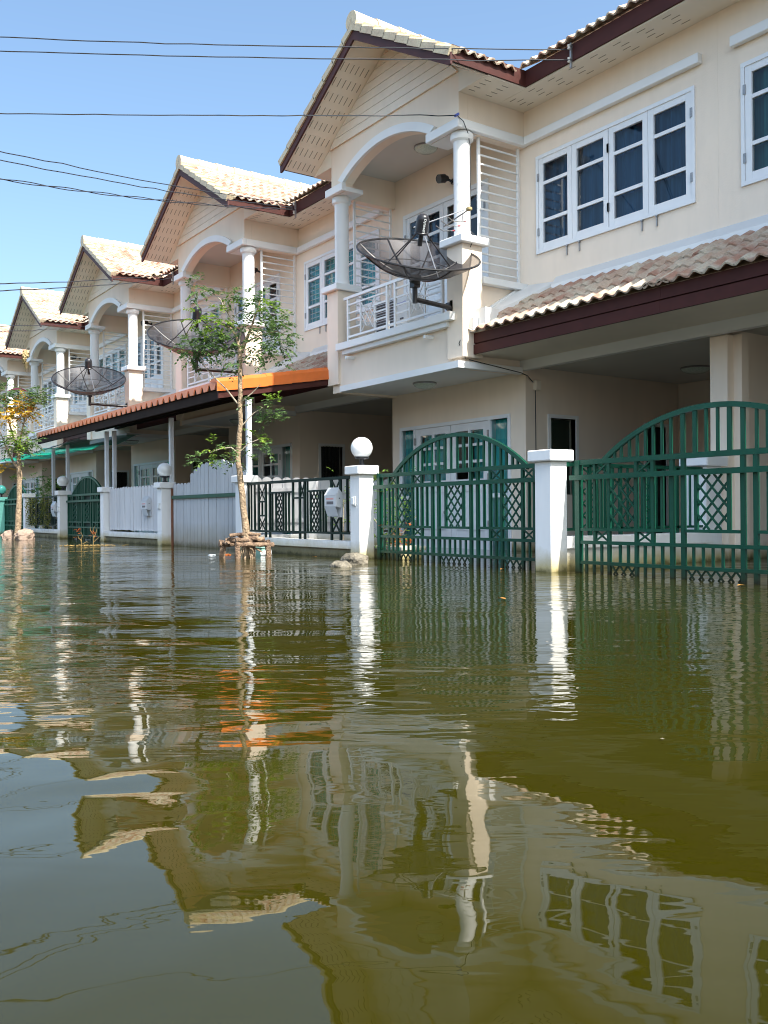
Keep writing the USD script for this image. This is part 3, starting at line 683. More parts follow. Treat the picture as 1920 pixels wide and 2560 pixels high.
    for s in (-1, 1):
        va = [(XC, RY + .03, 7.10), (XC + s * EX, RY + .03, 7.10 - SL * EX), (XC + s * EX, 8.2, 7.10 - SL * EX), (XC, 10.1, 7.10)]
        vb = [(x_, y_, z_ - .05) for x_, y_, z_ in va]
        m.raw(va + vb, [(0, 1, 2, 3), (7, 6, 5, 4), (0, 4, 5, 1), (1, 5, 6, 2), (2, 6, 7, 3), (3, 7, 4, 0)])
    RF = part(H, 'roof', m, 'tile_c')
    single = lod < 2
    ca, sa = math.cos(math.radians(30.3)), math.sin(math.radians(30.3))
    valley = lambda o: o[1] < EY + (o[2] - zt0) / SL - .02
    z_e = 7.10 - SL * (EX + .05)
    for s in ((1, -1) if k >= 0 else (1,)):
        nrow = 8 if (s == 1 and k != 0) else (8 if s == 1 else 1)
        if s == 1: tile_field(RF, (XC + EX + .05, RY + .10, z_e + .01), (0, 1, 0), (-ca, 0, sa), 11, 8, lambda o: valley(o) and o[0] > XC + .08, single, rr)
        else: tile_field(RF, (XC - EX - .05, RY + .10 + .0, z_e + .01), (0, 1, 0), (ca, 0, sa), 6, 8, lambda o: valley(o) and o[0] < XC - .08, False, rr)
    main = lambda o: o[0] > XC + EX - .02 and o[0] < XR - .01
    tile_field(RF, (XC + EX - .02, EY - .05, zt0 + .0), (1.01, 0, 0), (0, ca, sa), 8, 2, lambda o: o[0] < XR - .14, single, rr)
    if k >= 0: tile_field(RF, (XR - 6 + .04, EY - .05, zt0), (1, 0, 0), (0, ca, sa), 1, 2, lambda o: True, single, rr)
    # verge tiles: half-round caps down each rake, round ridge caps
    def half_round(p0, p1, rad, lip):
        p0, p1 = np.array(p0), np.array(p1); t = (p1 - p0) / np.linalg.norm(p1 - p0)
        side = np.cross(t, (0, 0, 1)); side /= np.linalg.norm(side); upv = np.cross(side, t)
        ang = np.linspace(-.25 * math.pi, 1.25 * math.pi, 12); V, F = [], []
        for p, rr_ in ((p0, rad + lip), (p1, rad), (p1, rad * .2), (p0, rad * .2)):
            V += [p + rr_ * (math.cos(a_) * side + math.sin(a_) * upv) for a_ in ang]
        for b_ in range(4):
            for q in range(11): F.append((b_ * 12 + q, b_ * 12 + q + 1, ((b_ + 1) % 4) * 12 + q + 1, ((b_ + 1) % 4) * 12 + q))
        mb = MB(); mb.raw(np.array(V), F); return mb
    joined = MB()
    Lr = EX / ca + .06; nv = 8
    for s in (-1, 1):
        for q in range(nv):
            d0, d1 = Lr * q / nv, Lr * (q + 1) / nv + .02
            A = (XC + s * (EX + .05 - d0 * ca), RY + .01, z_e + .035 + d0 * sa); B = (XC + s * (EX + .05 - d1 * ca), RY + .01, z_e + .02 + d1 * sa)
            mb = MB(); t = (np.array(B) - A)
            nrm = np.array((s * sa, 0, ca)); nr_ = nrm
            # an angled cap: top face over the tiles and a face down the board
            V = []
            for pt, lift in ((np.array(A), .022), (np.array(B), .006)):
                V += [pt + np.array((0, -.035, 0)) - nrm * .085, pt + np.array((0, -.035, 0)) + nrm * (lift - .012), pt + np.array((0, -.012, 0)) + nrm * (lift + .012), pt + np.array((0, .13, 0)) + nrm * (lift + .012), pt + np.array((0, .13, 0)) - nrm * .02, pt + np.array((0, -.012, 0)) - nrm * .085]
            F = [(a_, (a_ + 1) % 6, 6 + (a_ + 1) % 6, 6 + a_) for a_ in range(6)]
            mb.raw(np.array(V), F + [(0, 1, 2, 5), (2, 3, 4, 5), (6, 7, 8, 11), (8, 9, 10, 11)])
            if single: part(RF, 'verge_tile', mb, 'ridge')
            else: joined.raw(*mb.arrays())
    for q in range(9):
        mb = half_round((XC, RY - .03 + q * .37, 7.145), (XC, RY - .03 + (q + 1) * .37 + .03, 7.145), .115, .016)
        if q == 0: mb.lathe([(.001, RY - .028), (.13, RY - .026)], (XC, 0, 7.145), 16, 'y')
        if single: part(RF, 'ridge_tile', mb, 'ridge', smooth=40)
        else: joined.raw(*mb.arrays())
    if not single: part(RF, 'verge_tiles', joined, 'ridge', kind='stuff')
    # --- lower roof over the carport front
    FY, fz0, fz1 = 7.48, 2.49, 2.75
    xa, xb = XB + .004, XR - .001
    m = MB(); m.box(xa, xb, FY, FY + .03, fz0, fz0 + .118); part(H, 'lower_fascia', m, 'fascia')
    m = MB(); m.box(xa, xb, FY + .028, FY + .04, fz0 + .1, fz1); m.box(xa, xb, FY + .008, FY + .0275, fz0 + .136, fz1); part(H, 'lower_fascia', m, 'fascia')
    m = MB(); m.box(xa, xb, FY + .041, YW - .102, fz0 + .005, fz0 + .02); part(H, 'lower_soffit', m, 'soffit')
    sl2 = math.radians(31.5); c2, s2 = math.cos(sl2), math.sin(sl2)
    m = MB(); z2_ = fz1 + (YW - FY) * math.tan(sl2)
    m.prism(Polygon([(FY + .005, fz1 + .002), (YW - .003, z2_), (YW - .003, z2_ - .06), (FY + .04, fz1 - .02)]), 'x', xa, xb); LR = part(H, 'lower_roof', m, 'tile_c')
    tile_field(LR, (xa + .0, FY - .05, fz1 - .012), (1.14, 0, 0), (0, c2, s2), 9, 4, lambda o: o[0] > XB + .16 + max(0, (o[1] - FY)) * .55 - .35 and o[1] < YW - .10, lod < 2, rr)
    # white flashing: skirting along the wall above the tiles, sloped one along the side of the bay, stepped kerb at the eave
    m = MB(); m.prism(Polygon([(YW - .05, 3.32), (YW - .002, 3.32), (YW - .002, 3.48), (YW - .03, 3.48), (YW - .12, 3.37), (YW - .12, 3.27)]), 'x', XB + .60, XR - .001)
    part(H, 'roof_flashing', m, 'trim')
    m = MB(); m.prism(Polygon([(7.70, 2.86), (YW - .002, 3.24), (YW - .002, 3.50), (YW - .05, 3.50), (7.70, 3.07)]), 'x', XB + .001, XB + .05)
    v = [(XB + .051, 7.72, 2.92), (XB + .051, YW - .01, 3.30), (XB + .051, YW - .01, 3.49), (XB + .051, 7.72, 3.06), (XB + .16, 7.72, 2.92), (XB + .595, YW - .01, 3.30), (XB + .595, YW - .01, 3.43), (XB + .16, 7.72, 3.02)]
    m.raw(v, [(0, 1, 2, 3), (4, 7, 6, 5), (0, 3, 7, 4), (1, 5, 6, 2), (3, 2, 6, 7), (0, 4, 5, 1)]); part(H, 'roof_flashing', m, 'trim')
    m = MB(); m.box(XB + .001, XB + .30, 7.50, 7.715, 2.72, 3.05); part(H, 'roof_kerb', m, 'trim')
    m = MB(); m.box(XB + .001, XB + .17, 7.42, 7.499, 2.76, 2.93); part(H, 'roof_kerb', m, 'trim')
    # --- lamps on the ceilings
    def ceil_lamp(x, y, z, rad):
        m = MB(); m.lathe([(rad, z), (rad * 1.02, z - .02), (rad * .95, z - .025)], (x, y, 0), 26); L = part(H, 'ceiling_lamp', m, 'steel', smooth=40)
        m = MB(); m.lathe([(rad * .97, z - .022), (rad * .86, z - .05), (rad * .6, z - .075), (rad * .25, z - .087), (.001, z - .09)], (x, y, 0), 26); part(L, 'lamp_glass', m, 'lamp', smooth=True)
    ceil_lamp(-10.38, 7.99, 5.72, .17); ceil_lamp(-10.37, 7.93, 2.36, .17); ceil_lamp(-7.69, 10.43, ZG + .03, .20)
    if not mirror and k < 4:
        m = MB(); m.tube([(-10.36, 8.20, 5.30), (-10.36, 8.31, 5.33)], [.062, .062], 14); m.tube([(-10.36, 8.31, 5.33), (-10.36, 8.36, 5.34)], [.045, .04], 12)
        fl = part(H, 'floodlight', m, 'blackplastic', smooth=40)
        m = MB(); m.tube([(-10.36, 8.34, 5.335), (-10.33, 8.42, 5.30), (-10.33, 8.449, 5.30)], .018, 8); m.lathe([(.04, 8.43), (.04, 8.449)], (-10.33, 0, 5.30), 12, 'y'); part(fl, 'bracket', m, 'blackplastic')
    return H

# labels single out each house along the row, the nearest first
HOUSES = [
    (0, dict(label='nearest cream townhouse, its gabled balcony behind the dish, dark curtains in four casements', lod=0)),
    (-1, dict(label='cream townhouse cut off by the right edge, behind the right green gate', lod=1, mirror=True, win_curtain='curtain_sea')),
    (1, dict(label='second cream townhouse of the row, teal curtains behind white grilles, behind the slim tree', lod=1, win_curtain='curtain_teal', grille=True, door_curtain='curtain_green')),
    (2, dict(label='third cream townhouse of the row, its balcony behind the leftmost black mesh dish', lod=2, win_curtain='curtain_teal', grille=True)),
    (3, dict(label='fourth cream townhouse of the row, its gable left of the third one', lod=2, win_curtain='curtain_teal', grille=True)),
    (4, dict(label='fifth townhouse of the row, with the bird nest, behind the yellow-flowered tree', lod=2, win_curtain='curtain_teal', grille=True)),
    (5, dict(label='farthest townhouse in view, only its roof edge showing at the left edge', lod=2)),
]
for k, o in HOUSES:
    mir = o.get('mirror', False)
    make_house(0 if mir else k, **o)

# the pillar between the two nearest carports
t = thing('carport_pillar', 'square cream pillar between two carports behind the right green gate', 'pillar', (-5.93, 8.5, 0))
m = MB(); m.cbox(-6.06, -5.84, YW - .0, YW + .22, -.7, 2.365, .008); part(t, 'shaft', m, 'wall')
m = MB(); m.box(-5.84 + .001, -5.74, YW + .10, YW + .22, -.7, 2.365); part(t, 'side_pier', m, 'wall')
# the row across the street behind the camera: seen only mirrored in the panes
t = thing('terrace_row', 'row of houses across the street, seen only mirrored in window panes', 'house', (-18, -10, 0))
m = MB(); m.box(-62, 22, -21, -13, -.8, 4.6); part(t, 'wall', m, 'wall')
m = MB(); m.prism(Polygon([(-12.4, 4.6), (-17, 6.8), (-21.6, 4.6), (-21.6, 4.45), (-12.4, 4.45)]), 'x', -62.5, 22.5); part(t, 'roof', m, 'tile_b')
for q in range(14):
    xq = -60 + q * 6
    m = MB(); m.prism(Polygon([(xq, 4.4), (xq + 1.9, 5.7), (xq + 3.8, 4.4)]), 'y', -14.5, -12.2); part(t, 'gable', m, 'siding')
    m = MB(); m.box(xq + .4, xq + 3.4, -13.0 + .002, -12.98, 2.7, 4.0); part(t, 'window', m, 'dark')
    m = MB(); m.box(xq + .3, xq + 5.0, -13.0 + .002, -12.98, -.5, 2.0); part(t, 'carport_opening', m, 'dark')
# ------------------------------------------------------------------ boundary posts, low walls, fences and gates
PY, PH = 5.80, 0.10                      # middle line of the fence, half a post
POSTS = {'C': -5.78, 'A': -8.78, 'H': -11.78, 'G': -14.78, 'K': -17.80, 'L': -20.80, 'N': -23.85, 'T': -26.75}
def gate_post(x, label, mat='white', top=1.06, y=PY, half=PH, caph=.10):
    t = thing('gate_post', label, 'post', (x, y, 0), 'square posts along the flooded fences')
    m = MB(); m.cbox(x - half, x + half, y - half, y + half, -.8, top - caph, .007); part(t, 'shaft', m, mat)
    m = MB(); m.cbox(x - half - .045, x + half + .045, y - half - .045, y + half + .045, top - caph + .001, top, .009); part(t, 'post_cap', m, mat)
    return t
gate_post(POSTS['C'], 'white post between the two nearest green arched gates, without a lamp')
gate_post(POSTS['A'], 'white post carrying the sunlit globe lamp, right of the green fence and mailbox')
gate_post(POSTS['H'], 'white post standing right behind the slim tree trunk')
gate_post(POSTS['G'], 'white post with a grey-white globe lamp, left of the grey plank gate')
gate_post(POSTS['K'], 'white post without lamp between the dark green gate and the white picket fence')
gate_post(POSTS['L'], 'white post with globe lamp, right of the vine-covered fence')
gate_post(POSTS['N'], 'white post just right of the trunk of the tree with yellow flowers')
gate_post(POSTS['T'], 'turquoise post at the left edge of the photo', mat='teal', top=1.02)
gate_post(-5.98, 'white post inside the yard, in front of the cream carport pillar', y=8.22, top=1.08, half=.13)

def globe_lamp(x, label, mat='globe', z=1.06, rad=.125):
    t = thing('globe_lamp', label, 'lamp', (x, PY, z), 'globe lamps on the fence posts')
    m = MB(); m.lathe([(.001, z), (.05, z), (.05, z + .012), (.026, z + .02), (.026, z + .075), (.075, z + .082), (.082, z + .10), (.05, z + .102)], (x, PY, 0), 18); part(t, 'lamp_base', m, 'blackplastic', smooth=40)
    s = trimesh.creation.icosphere(subdivisions=3, radius=rad); s.apply_translation((x, PY, z + .09 + rad * .93)); m = MB(); m.tm(s); part(t, 'globe', m, mat, smooth=True)
globe_lamp(POSTS['A'], 'white globe lamp in full sun on the post right of the nearest green fence')
globe_lamp(POSTS['G'], 'greyish white globe lamp on the post left of the grey plank gate')
globe_lamp(POSTS['L'], 'greyish white globe lamp on the post beside the vine-covered fence')
globe_lamp(POSTS['T'], 'turquoise globe lamp on the turquoise post at the left edge', mat='tealglobe', z=1.02)

def bell(x, label, z=.66):
    t = thing('doorbell', label, 'doorbell', (x, PY - PH, z), 'doorbell plates on the fence posts')
    m = MB(); m.cbox(x - .04, x + .04, PY - PH - .016, PY - PH - .001, z - .055, z + .055, .004); part(t, 'plate', m, 'acwhite')
    m = MB(); m.cbox(x - .025, x + .02, PY - PH - .030, PY - PH - .0165, z - .04, z + .04, .004); part(t, 'button', m, 'whiteprint')
bell(POSTS['A'] - .005, 'white doorbell plate on the post with the sunlit globe lamp')
bell(POSTS['G'] + .01, 'white doorbell plate on the post left of the grey plank gate')
bell(POSTS['L'] + .02, 'white doorbell plate on the post beside the vine-covered fence')

def low_wall(xa, xb, label):
    t = thing('low_wall', label, 'wall', ((xa + xb) / 2, PY, 0), 'low walls under the street fences')
    m = MB(); m.cbox(xa, xb, PY - .085, PY + .085, .105, .20, .006); part(t, 'coping', m, 'white')
    m = MB(); m.box(xa, xb, PY - .05, PY + .05, -.8, .104); part(t, 'wall_base', m, 'stainwall')
low_wall(POSTS['H'] + PH + .001, POSTS['A'] - PH - .001, 'low white-topped wall under the nearest green bar fence')
low_wall(POSTS['K'] + PH + .001, POSTS['G'] - PH - .001, 'low white-topped wall under the white picket fence')
low_wall(POSTS['N'] + PH + .001, POSTS['L'] - PH - .001, 'low white-topped wall under the vine-covered fence')

from shapely.geometry import LineString
def lattice(parent, y, xa, xb, za, zb, sp, slope, w, mat, name='lattice_bar', dep=.010):
    rect = sbox(xa, za, xb, zb); W_ = xb - xa; Hh_ = zb - za
    for s in (1, -1):
        n = int((W_ + Hh_ / slope) / sp) + 2
        for q in range(-1, n):
            x0_ = xa - (Hh_ / slope) * (1 if s == 1 else 0) + q * sp
            ln = LineString([(x0_, za), (x0_ + Hh_ / slope, zb)]) if s == 1 else LineString([(x0_, zb), (x0_ + Hh_ / slope, za)]) if False else LineString([(xa + q * sp, za), (xa + q * sp - Hh_ / slope, zb)])
            c = ln.intersection(rect)
            if c.is_empty or c.length < .03: continue
            (p, q0), (p1, q1) = c.coords[0], c.coords[-1]
            m = MB(); m.bar((p, y + s * (dep * .5 + .0005), q0), (p1, y + s * (dep * .5 + .0005), q1), w, dep, up=(0, 1, 0)); part(parent, name, m, mat)

def vbar(parent, x, y, z0, z1, w, mat, name='bar', dp=None):
    m = MB(); dp = dp or w; m.box(x - w / 2, x + w / 2, y - dp / 2, y + dp / 2, z0, z1); part(parent, name, m, mat)
def hrail(parent, xa, xb, y, z, h, mat, name='rail', dp=.03):
    m = MB(); m.box(xa, xb, y - dp / 2, y + dp / 2, z - h / 2, z + h / 2); part(parent, name, m, mat)
def xbrace(parent, y, xa, xb, za, zb, mat, w=.014):
    for s in (1, -1):
        m = MB(); m.bar((xa, y + s * .0055, za if s == 1 else zb), (xb, y + s * .0055, zb if s == 1 else za), w, .010, up=(0, 1, 0)); part(parent, 'brace', m, mat)

def arched_gate(xc, y, label, mat='green', half=1.36, sheet=False, group='green arched gates along the street'):
    t = thing('arched_gate', label, 'gate', (xc, y, 0), group=group)
    zt, z2, z3, z4, z5 = .945, .815, .368, .258, .085
    xa, xb = xc - half, xc + half
    hrail(t, xa + .02, xb - .02, y, zt, .042, mat, dp=.036)
    hrail(t, xa - .05, xb + .05, y - .030, z2, .042, mat, dp=.030)
    hrail(t, xa + .02, xb - .02, y, z4, .028, mat, dp=.032)
    hrail(t, xa + .02, xb - .02, y, z5, .028, mat, dp=.032)
    for a, b in ((xa + .02, xc - .38), (xc - .235, xc + .235), (xc + .38, xb - .02)): hrail(t, a, b, y, z3, .024, mat, dp=.030)
    # arch
    hw, rise = 1.09, .385; R_ = (hw * hw + rise * rise) / (2 * rise); cz_ = zt + rise - R_; a_ = math.asin(hw / R_)
    tt = np.linspace(-a_, a_, 40)
    pts = np.c_[xc + R_ * np.sin(tt), cz_ + R_ * np.cos(tt)]; inn = np.c_[xc + (R_ - .04) * np.sin(tt), cz_ + (R_ - .04) * np.cos(tt)]
    m = MB(); m.prism(Polygon(np.vstack([pts, inn[::-1]])).buffer(0), 'y', y - .0165, y + .0165); part(t, 'arch', m, mat)
    zarc = lambda uu: cz_ + math.sqrt(max(0, (R_ - .035) ** 2 - uu * uu))
    for uu, w in ((.05, .020), (.15, .034), (.26, .034), (.37, .020), (.455, .020), (.54, .020), (.615, .020), (.70, .020), (.78, .020), (.865, .020), (.935, .020)):
        for s in (-1, 1):
            if zarc(uu) - zt > .05: vbar(t, xc + s * uu, y, zt + .021, zarc(uu), w, mat, dp=.020)
    for s in (-1, 1):
        for uu, z0_, z1_, w in ((.258, -.3, z2 + .11, .036), (.362, -.3, z2 + .11, .036), (.142, z3, z2, .026), (.458, z3, z2, .018), (.548, z3 - .1, zt, .030), (.63, z3, z2, .018), (.713, z5 - .35, zt, .030), (1.0, -.3, zt, .030), (1.085, z3, z2, .018), (1.155, z3 - .1, zt, .026), (1.24, z3, z2, .018), (half - .02, -.6, zt + .02, .05)):
            vbar(t, xc + s * uu, y + .001, z0_, z1_, w, mat, name='upright' if w > .025 else 'bar', dp=.026 if w < .05 else .05)
        # boxes with crossed braces
        for ua, ub in ((.563, .698), (1.015, 1.142)):
            xbrace(t, y, xc + s * ua, xc + s * ub, z2 + .02, zt - .02, mat); xbrace(t, y, xc + s * ua, xc + s * ub, z4 + .014, z3 - .012, mat)
        lattice(t, y, *sorted((xc + s * .728, xc + s * .985)), z3 + .012, z2 - .02, .103, 1.12, .015, mat)
        lattice(t, y, *sorted((xc + s * .728, xc + s * .985)), -.12, z5 - .014, .085, 1.25, .013, mat)
        # the short bars of the bottom band, running on into the water
        for uu in (.458, .548, .63, .80, .885, 1.085, 1.17, 1.255):
            vbar(t, xc + s * uu, y + .002, z5 if .72 < uu < .99 else -.3, z4, .020, mat)
    for uu in (-.17, -.085, 0, .085, .17): vbar(t, xc + uu, y + .002, z5, z4, .018, mat)
    lattice(t, y, xc - .128, xc + .128, z3 + .012, z2 - .02, .103, 1.12, .015, mat)
    lattice(t, y, xc - .238, xc + .238, -.12, z5 - .014, .085, 1.25, .013, mat)
    if sheet:
        m = MB(); m.box(xa + .02, xb - .02, y + .03, y + .036, .02, zt); sh = part(t, 'backing_sheet', m, 'greensheet')
        m = MB(); m.prism(Polygon(np.vstack([[(xc - hw + .02, zt + .005)], inn, [(xc + hw - .02, zt + .005)]])).buffer(0), 'y', y + .03, y + .036); part(t, 'backing_sheet', m, 'greensheet')
    return t
arched_gate(-7.27, 5.93, 'green arched bar gate between the two nearest lampless and lamp posts, teal curtains behind')
arched_gate(-4.235, 5.93, 'green arched bar gate running off the right edge, in front of the carport pillar')
arched_gate(-19.30, 5.88, 'dark green arched gate with backing sheet, behind the dry twigs in the water', sheet=True)
arched_gate(-25.30, 5.88, 'dark green arched gate between the turquoise post and the left tree', sheet=True)

def bar_fence(x0, x1, label, mat='greendark', y=PY, off=0.0):
    t = thing('bar_fence', label, 'fence', ((x0 + x1) / 2, y, .2), 'dark green bar fences along the street')
    zt, zb = .94, .285
    hrail(t, x0, x1, y, zt, .036, mat, dp=.034); hrail(t, x0, x1, y, zb, .026, mat, dp=.030)
    pat = [(-11.655, .020, 0), (-11.575, .020, 0), (-11.475, .028, 0), (-11.355, .034, 0), (-11.148, .034, 1), (-11.025, .034, 1), (-10.955, .020, 2), (-10.85, .026, 2), (-10.655, .026, 2), (-10.585, .018, 2), (-10.50, .018, 2),
           (-10.39, .030, 0), (-10.215, .034, 1), (-10.09, .034, 1), (-10.02, .020, 0), (-9.945, .026, 2), (-9.71, .026, 2), (-9.64, .018, 2), (-9.58, .018, 2), (-9.445, .034, 1), (-9.24, .034, 1), (-9.09, .028, 0), (-9.0, .020, 0)]
    for x, w, kind in pat:
        xx = x + off
        if not x0 < xx < x1: continue
        vbar(t, xx, y + .001, .198 if kind == 1 else zb, zt if kind != 2 else .80, w, mat, dp=.022)
    for a, b in ((-11.025, -10.39), (-10.02, -9.445)): hrail(t, a + off, b + off, y, .80, .022, mat, dp=.024)
    for a, b in ((-10.39, -10.215), (-10.215, -10.09)): hrail(t, a + off, b + off, y, .72, .022, mat, dp=.024)
    for a, b in ((-10.84, -10.665), (-9.935, -9.72)): lattice(t, y, a + off, b + off, zb + .01, .79, .078, 1.25, .015, mat)
    a, b = -11.34, -11.16
    xbrace(t, y, a + off, b + off, .70, .92, mat); xbrace(t, y, a + off, b + off, .30, .485, mat)
    hrail(t, a + off, b + off, y, .685, .022, mat, dp=.024); hrail(t, a + off, b + off, y, .495, .022, mat, dp=.024); vbar(t, (a + b) / 2 + off, y, .505, .675, .018, mat)
    xbrace(t, y, -10.205 + off, -10.10 + off, .73, .925, mat)
    for zz in ((.30, .50), (.72, .92)): xbrace(t, y, -9.43 + off, -9.255 + off, zz[0], zz[1], mat, w=.022)
    return t
bar_fence(POSTS['H'] + PH + .001, POSTS['A'] - PH - .001, 'dark green metal bar fence with lattice strips, behind the wooden stand and mailbox')
bar_fence(POSTS['N'] + PH + .001, POSTS['L'] - PH - .001, 'dark bar fence overgrown with hanging vines, left of the lamp post', off=-12.02)

def plank(x, w, y, z0, z1, th=.02):
    rr_ = w * .5; pts = [(x - rr_ + .002, z0), (x + rr_ - .002, z0)] + [(x + (rr_ - .002) * math.cos(a_), z1 - rr_ * .62 + rr_ * .62 * math.sin(a_)) for a_ in np.linspace(0, math.pi, 8)]
    m = MB(); m.prism(Polygon(pts), 'y', y - th / 2, y + th / 2); return m
def picket_run(name, label, cat, xa, xb, n, y, z0, top, mat, rail=None):
    t = thing(name, label, cat, ((xa + xb) / 2, y, .2)); w = (xb - xa) / n
    for q in range(n):
        x = xa + w * (q + .5); part(t, 'plank', plank(x, w * .965, y + rng.uniform(-.003, .003), z0 + rng.uniform(-.006, .006), top(x) + rng.uniform(-.006, .006)), mat)
    for zz in ((.40, .90) if rail is None else rail): hrail(t, xa, xb, y + .032, zz, .06, mat, dp=.03)
    return t
picket_run('picket_fence', 'white picket fence with scalloped tops, carrying the middle mailbox', 'fence', POSTS['K'] + PH + .03, POSTS['G'] - PH - .01, 19, PY + .02, .235, lambda x: 1.035 + .0 * x, 'picket')
gx0, gx1 = POSTS['G'] + PH + .09, POSTS['H'] - PH - .01
gm = -12.90
pg = picket_run('plank_gate', 'grey-white plank gate with an arched scalloped top and flood stain, left of the tree', 'gate', gx0, gx1, 19, 5.88, -.6, lambda x: 1.04 + .30 * math.sqrt(max(0, 1 - ((x - gm) / 1.02) ** 2)) if abs(x - gm) < 1.02 else 1.03, 'gatepicket', rail=(.4, .9))
m = MB(); m.box(gx0 - .02, gx1, 5.845, 5.868, .775, .83); part(pg, 'rail', m, 'green', label='green rail across the planks')
m = MB(); m.box(POSTS['G'] + PH + .012, gx0 - .02, 5.86, 5.92, -.6, .95); part(pg, 'hinge_post', m, 'brownpipe', label='rusty brown hinge post')
# the neighbours' party fence behind the first bar fence: sunlit pickets on a low wall, running back to the house
t = thing('picket_fence', 'sunlit white picket fence running back to the house behind the nearest bar fence', 'fence', (-11.80, 7.1, .2))
m = MB(); m.cbox(-11.90, -11.72, 5.92, 8.40, -.8, .22, .006); part(t, 'low_wall', m, 'white')
for q in range(15):
    y = 6.0 + q * .162; w = .152
    pts = [(y - w / 2, .25), (y + w / 2, .25)] + [(y + w / 2 * math.cos(a_), .985 + w * .42 * math.sin(a_)) for a_ in np.linspace(0, math.pi, 8)]
    m = MB(); m.prism(Polygon(pts), 'x', -11.81, -11.79); part(t, 'plank', m, 'picket')
for zz in (.42, .86): m = MB(); m.box(-11.788, -11.76, 5.92, 8.40, zz - .03, zz + .03); part(t, 'rail', m, 'picket')
for yy in (6.75, 7.85): m = MB(); m.cbox(-11.755, -11.62, yy, yy + .13, -.6, 1.0, .006); part(t, 'fence_pier', m, 'white')
# low wall with bars from the shared post to the yard post
t = thing('yard_fence', 'low white wall with green bars running back from the post between the nearest gates', 'fence', (-5.90, 7.0, .1))
m = MB(); m.cbox(-5.99, -5.81, 5.92, 8.08, .19, .30, .006); part(t, 'coping', m, 'white')
m = MB(); m.box(-5.96, -5.845, 5.92, 8.08, -.8, .189); part(t, 'wall_base', m, 'white')
for zz, hh in ((.95, .035), (.36, .025)): m = MB(); m.box(-5.915, -5.885, 5.92, 8.08, zz - hh / 2, zz + hh / 2); part(t, 'rail', m, 'green')
yb = 6.0; q = 0
while yb < 8.05:
    w = .03 if q % 4 == 0 else .018
    m = MB(); m.box(-5.90 - w / 2, -5.90 + w / 2, yb - w / 2, yb + w / 2, .301 if q % 4 == 0 else .36, .95); part(t, 'bar', m, 'green'); yb += .105; q += 1
for ya, yb_ in ((6.32, 6.52), (7.16, 7.36)):
    for s in (1, -1):
        for q in range(5):
            zz = .38 + q * .11; m = MB(); m.bar((-5.90 + s * .006, ya, zz if s == 1 else zz + .11), (-5.90 + s * .006, yb_, zz + .11 if s == 1 else zz), .014, .009, up=(1, 0, 0)); part(t, 'lattice_bar', m, 'green')

# ------------------------------------------------------------------ mailboxes
def mailbox(x, z, label, y=PY - .055, s=1.0, yaw=0):
    t = thing('mailbox', label, 'mailbox', (x, y, z), 'grey mailboxes on the fences')
    w, h, dp = .255 * s, .34 * s, .085 * s
    prof = Polygon([(y, z - .02), (y, z + h * .86), (y - .01, z + h * .92), (y - dp * .6, z + h), (y - dp, z + h * .72), (y - dp, z + h * .33), (y - dp * .72, z), (y - dp * .66, z + .004), (y - dp * .9, z + h * .33), (y - .012, z + h * .33), (y - .012, z - .02)]).buffer(0)
    m = MB(); m.prism(Polygon([(y, z - .01), (y, z + h * .80), (y - dp * .55, z + h * .95), (y - dp, z + h * .72), (y - dp, z + h * .34), (y - dp * .5, z + h * .30), (y - .012, z + h * .30), (y - .012, z - .01)]), 'x', x - w * .38, x + w * .5); part(t, 'box', m, 'mailgrey')
    m = MB(); v = [(x - w * .52, y - dp * .42, z + h), (x + w * .42, y - dp * .42, z + h), (x + w * .44, y - dp - .006, z + h * .73), (x - w * .55, y - dp - .006, z + h * .73)]
    m.raw(v + [(a_, b_ + .004, c_ - .006) for a_, b_, c_ in v], [(0, 3, 2, 1), (4, 5, 6, 7), (0, 1, 5, 4), (2, 3, 7, 6), (1, 2, 6, 5), (3, 0, 4, 7)]); part(t, 'lid', m, 'mailgrey')
    m = MB(); m.cbox(x - w * .52, x + w * .42, y - dp - .004, y - dp - .0005, z + h * .34, z + h * .722, .001); fp = part(t, 'front_plate', m, 'mailgrey')
    m = MB(); v = [(x - w * .52, y - dp - .004, z + h * .335), (x + w * .42, y - dp - .004, z + h * .335), (x + w * .46, y - dp * .62, z), (x - w * .48, y - dp * .62, z)]
    m.raw(v + [(a_, b_ + .004, c_) for a_, b_, c_ in v], [(0, 3, 2, 1), (4, 5, 6, 7), (0, 1, 5, 4), (2, 3, 7, 6), (1, 2, 6, 5), (3, 0, 4, 7)]); part(t, 'newspaper_holder', m, 'mailgrey')
    m = MB(); m.box(x - w * .33, x + w * .26, y - dp - .0052, y - dp - .0042, z + h * .42, z + h * .52); part(fp, 'slot', m, 'slotgrey')
    m = MB(); m.box(x - w * .37, x + w * .28, y - dp - .0052, y - dp - .0042, z + h * .58, z + h * .64); part(fp, 'red_print', m, 'redprint')
    m = MB(); m.lathe([(.001, 0), (.008, .001), (.008, .004)], (0, 0, 0), 8); v, f = m.arrays(); v = np.c_[x + w * .5 + v[:, 2], y - dp * .5 + v[:, 0], z + h * .62 + v[:, 1]]; m = MB(); m.raw(v, f); part(t, 'lock', m, 'slotgrey')
mailbox(-9.24, .485, 'grey metal mailbox with red print hung on the nearest dark green bar fence')
mailbox(-15.55, .50, 'grey mailbox hung on the white picket fence', y=PY + .005)
mailbox(-21.12, .49, 'grey mailbox hung on the vine-covered fence beside the lamp post')

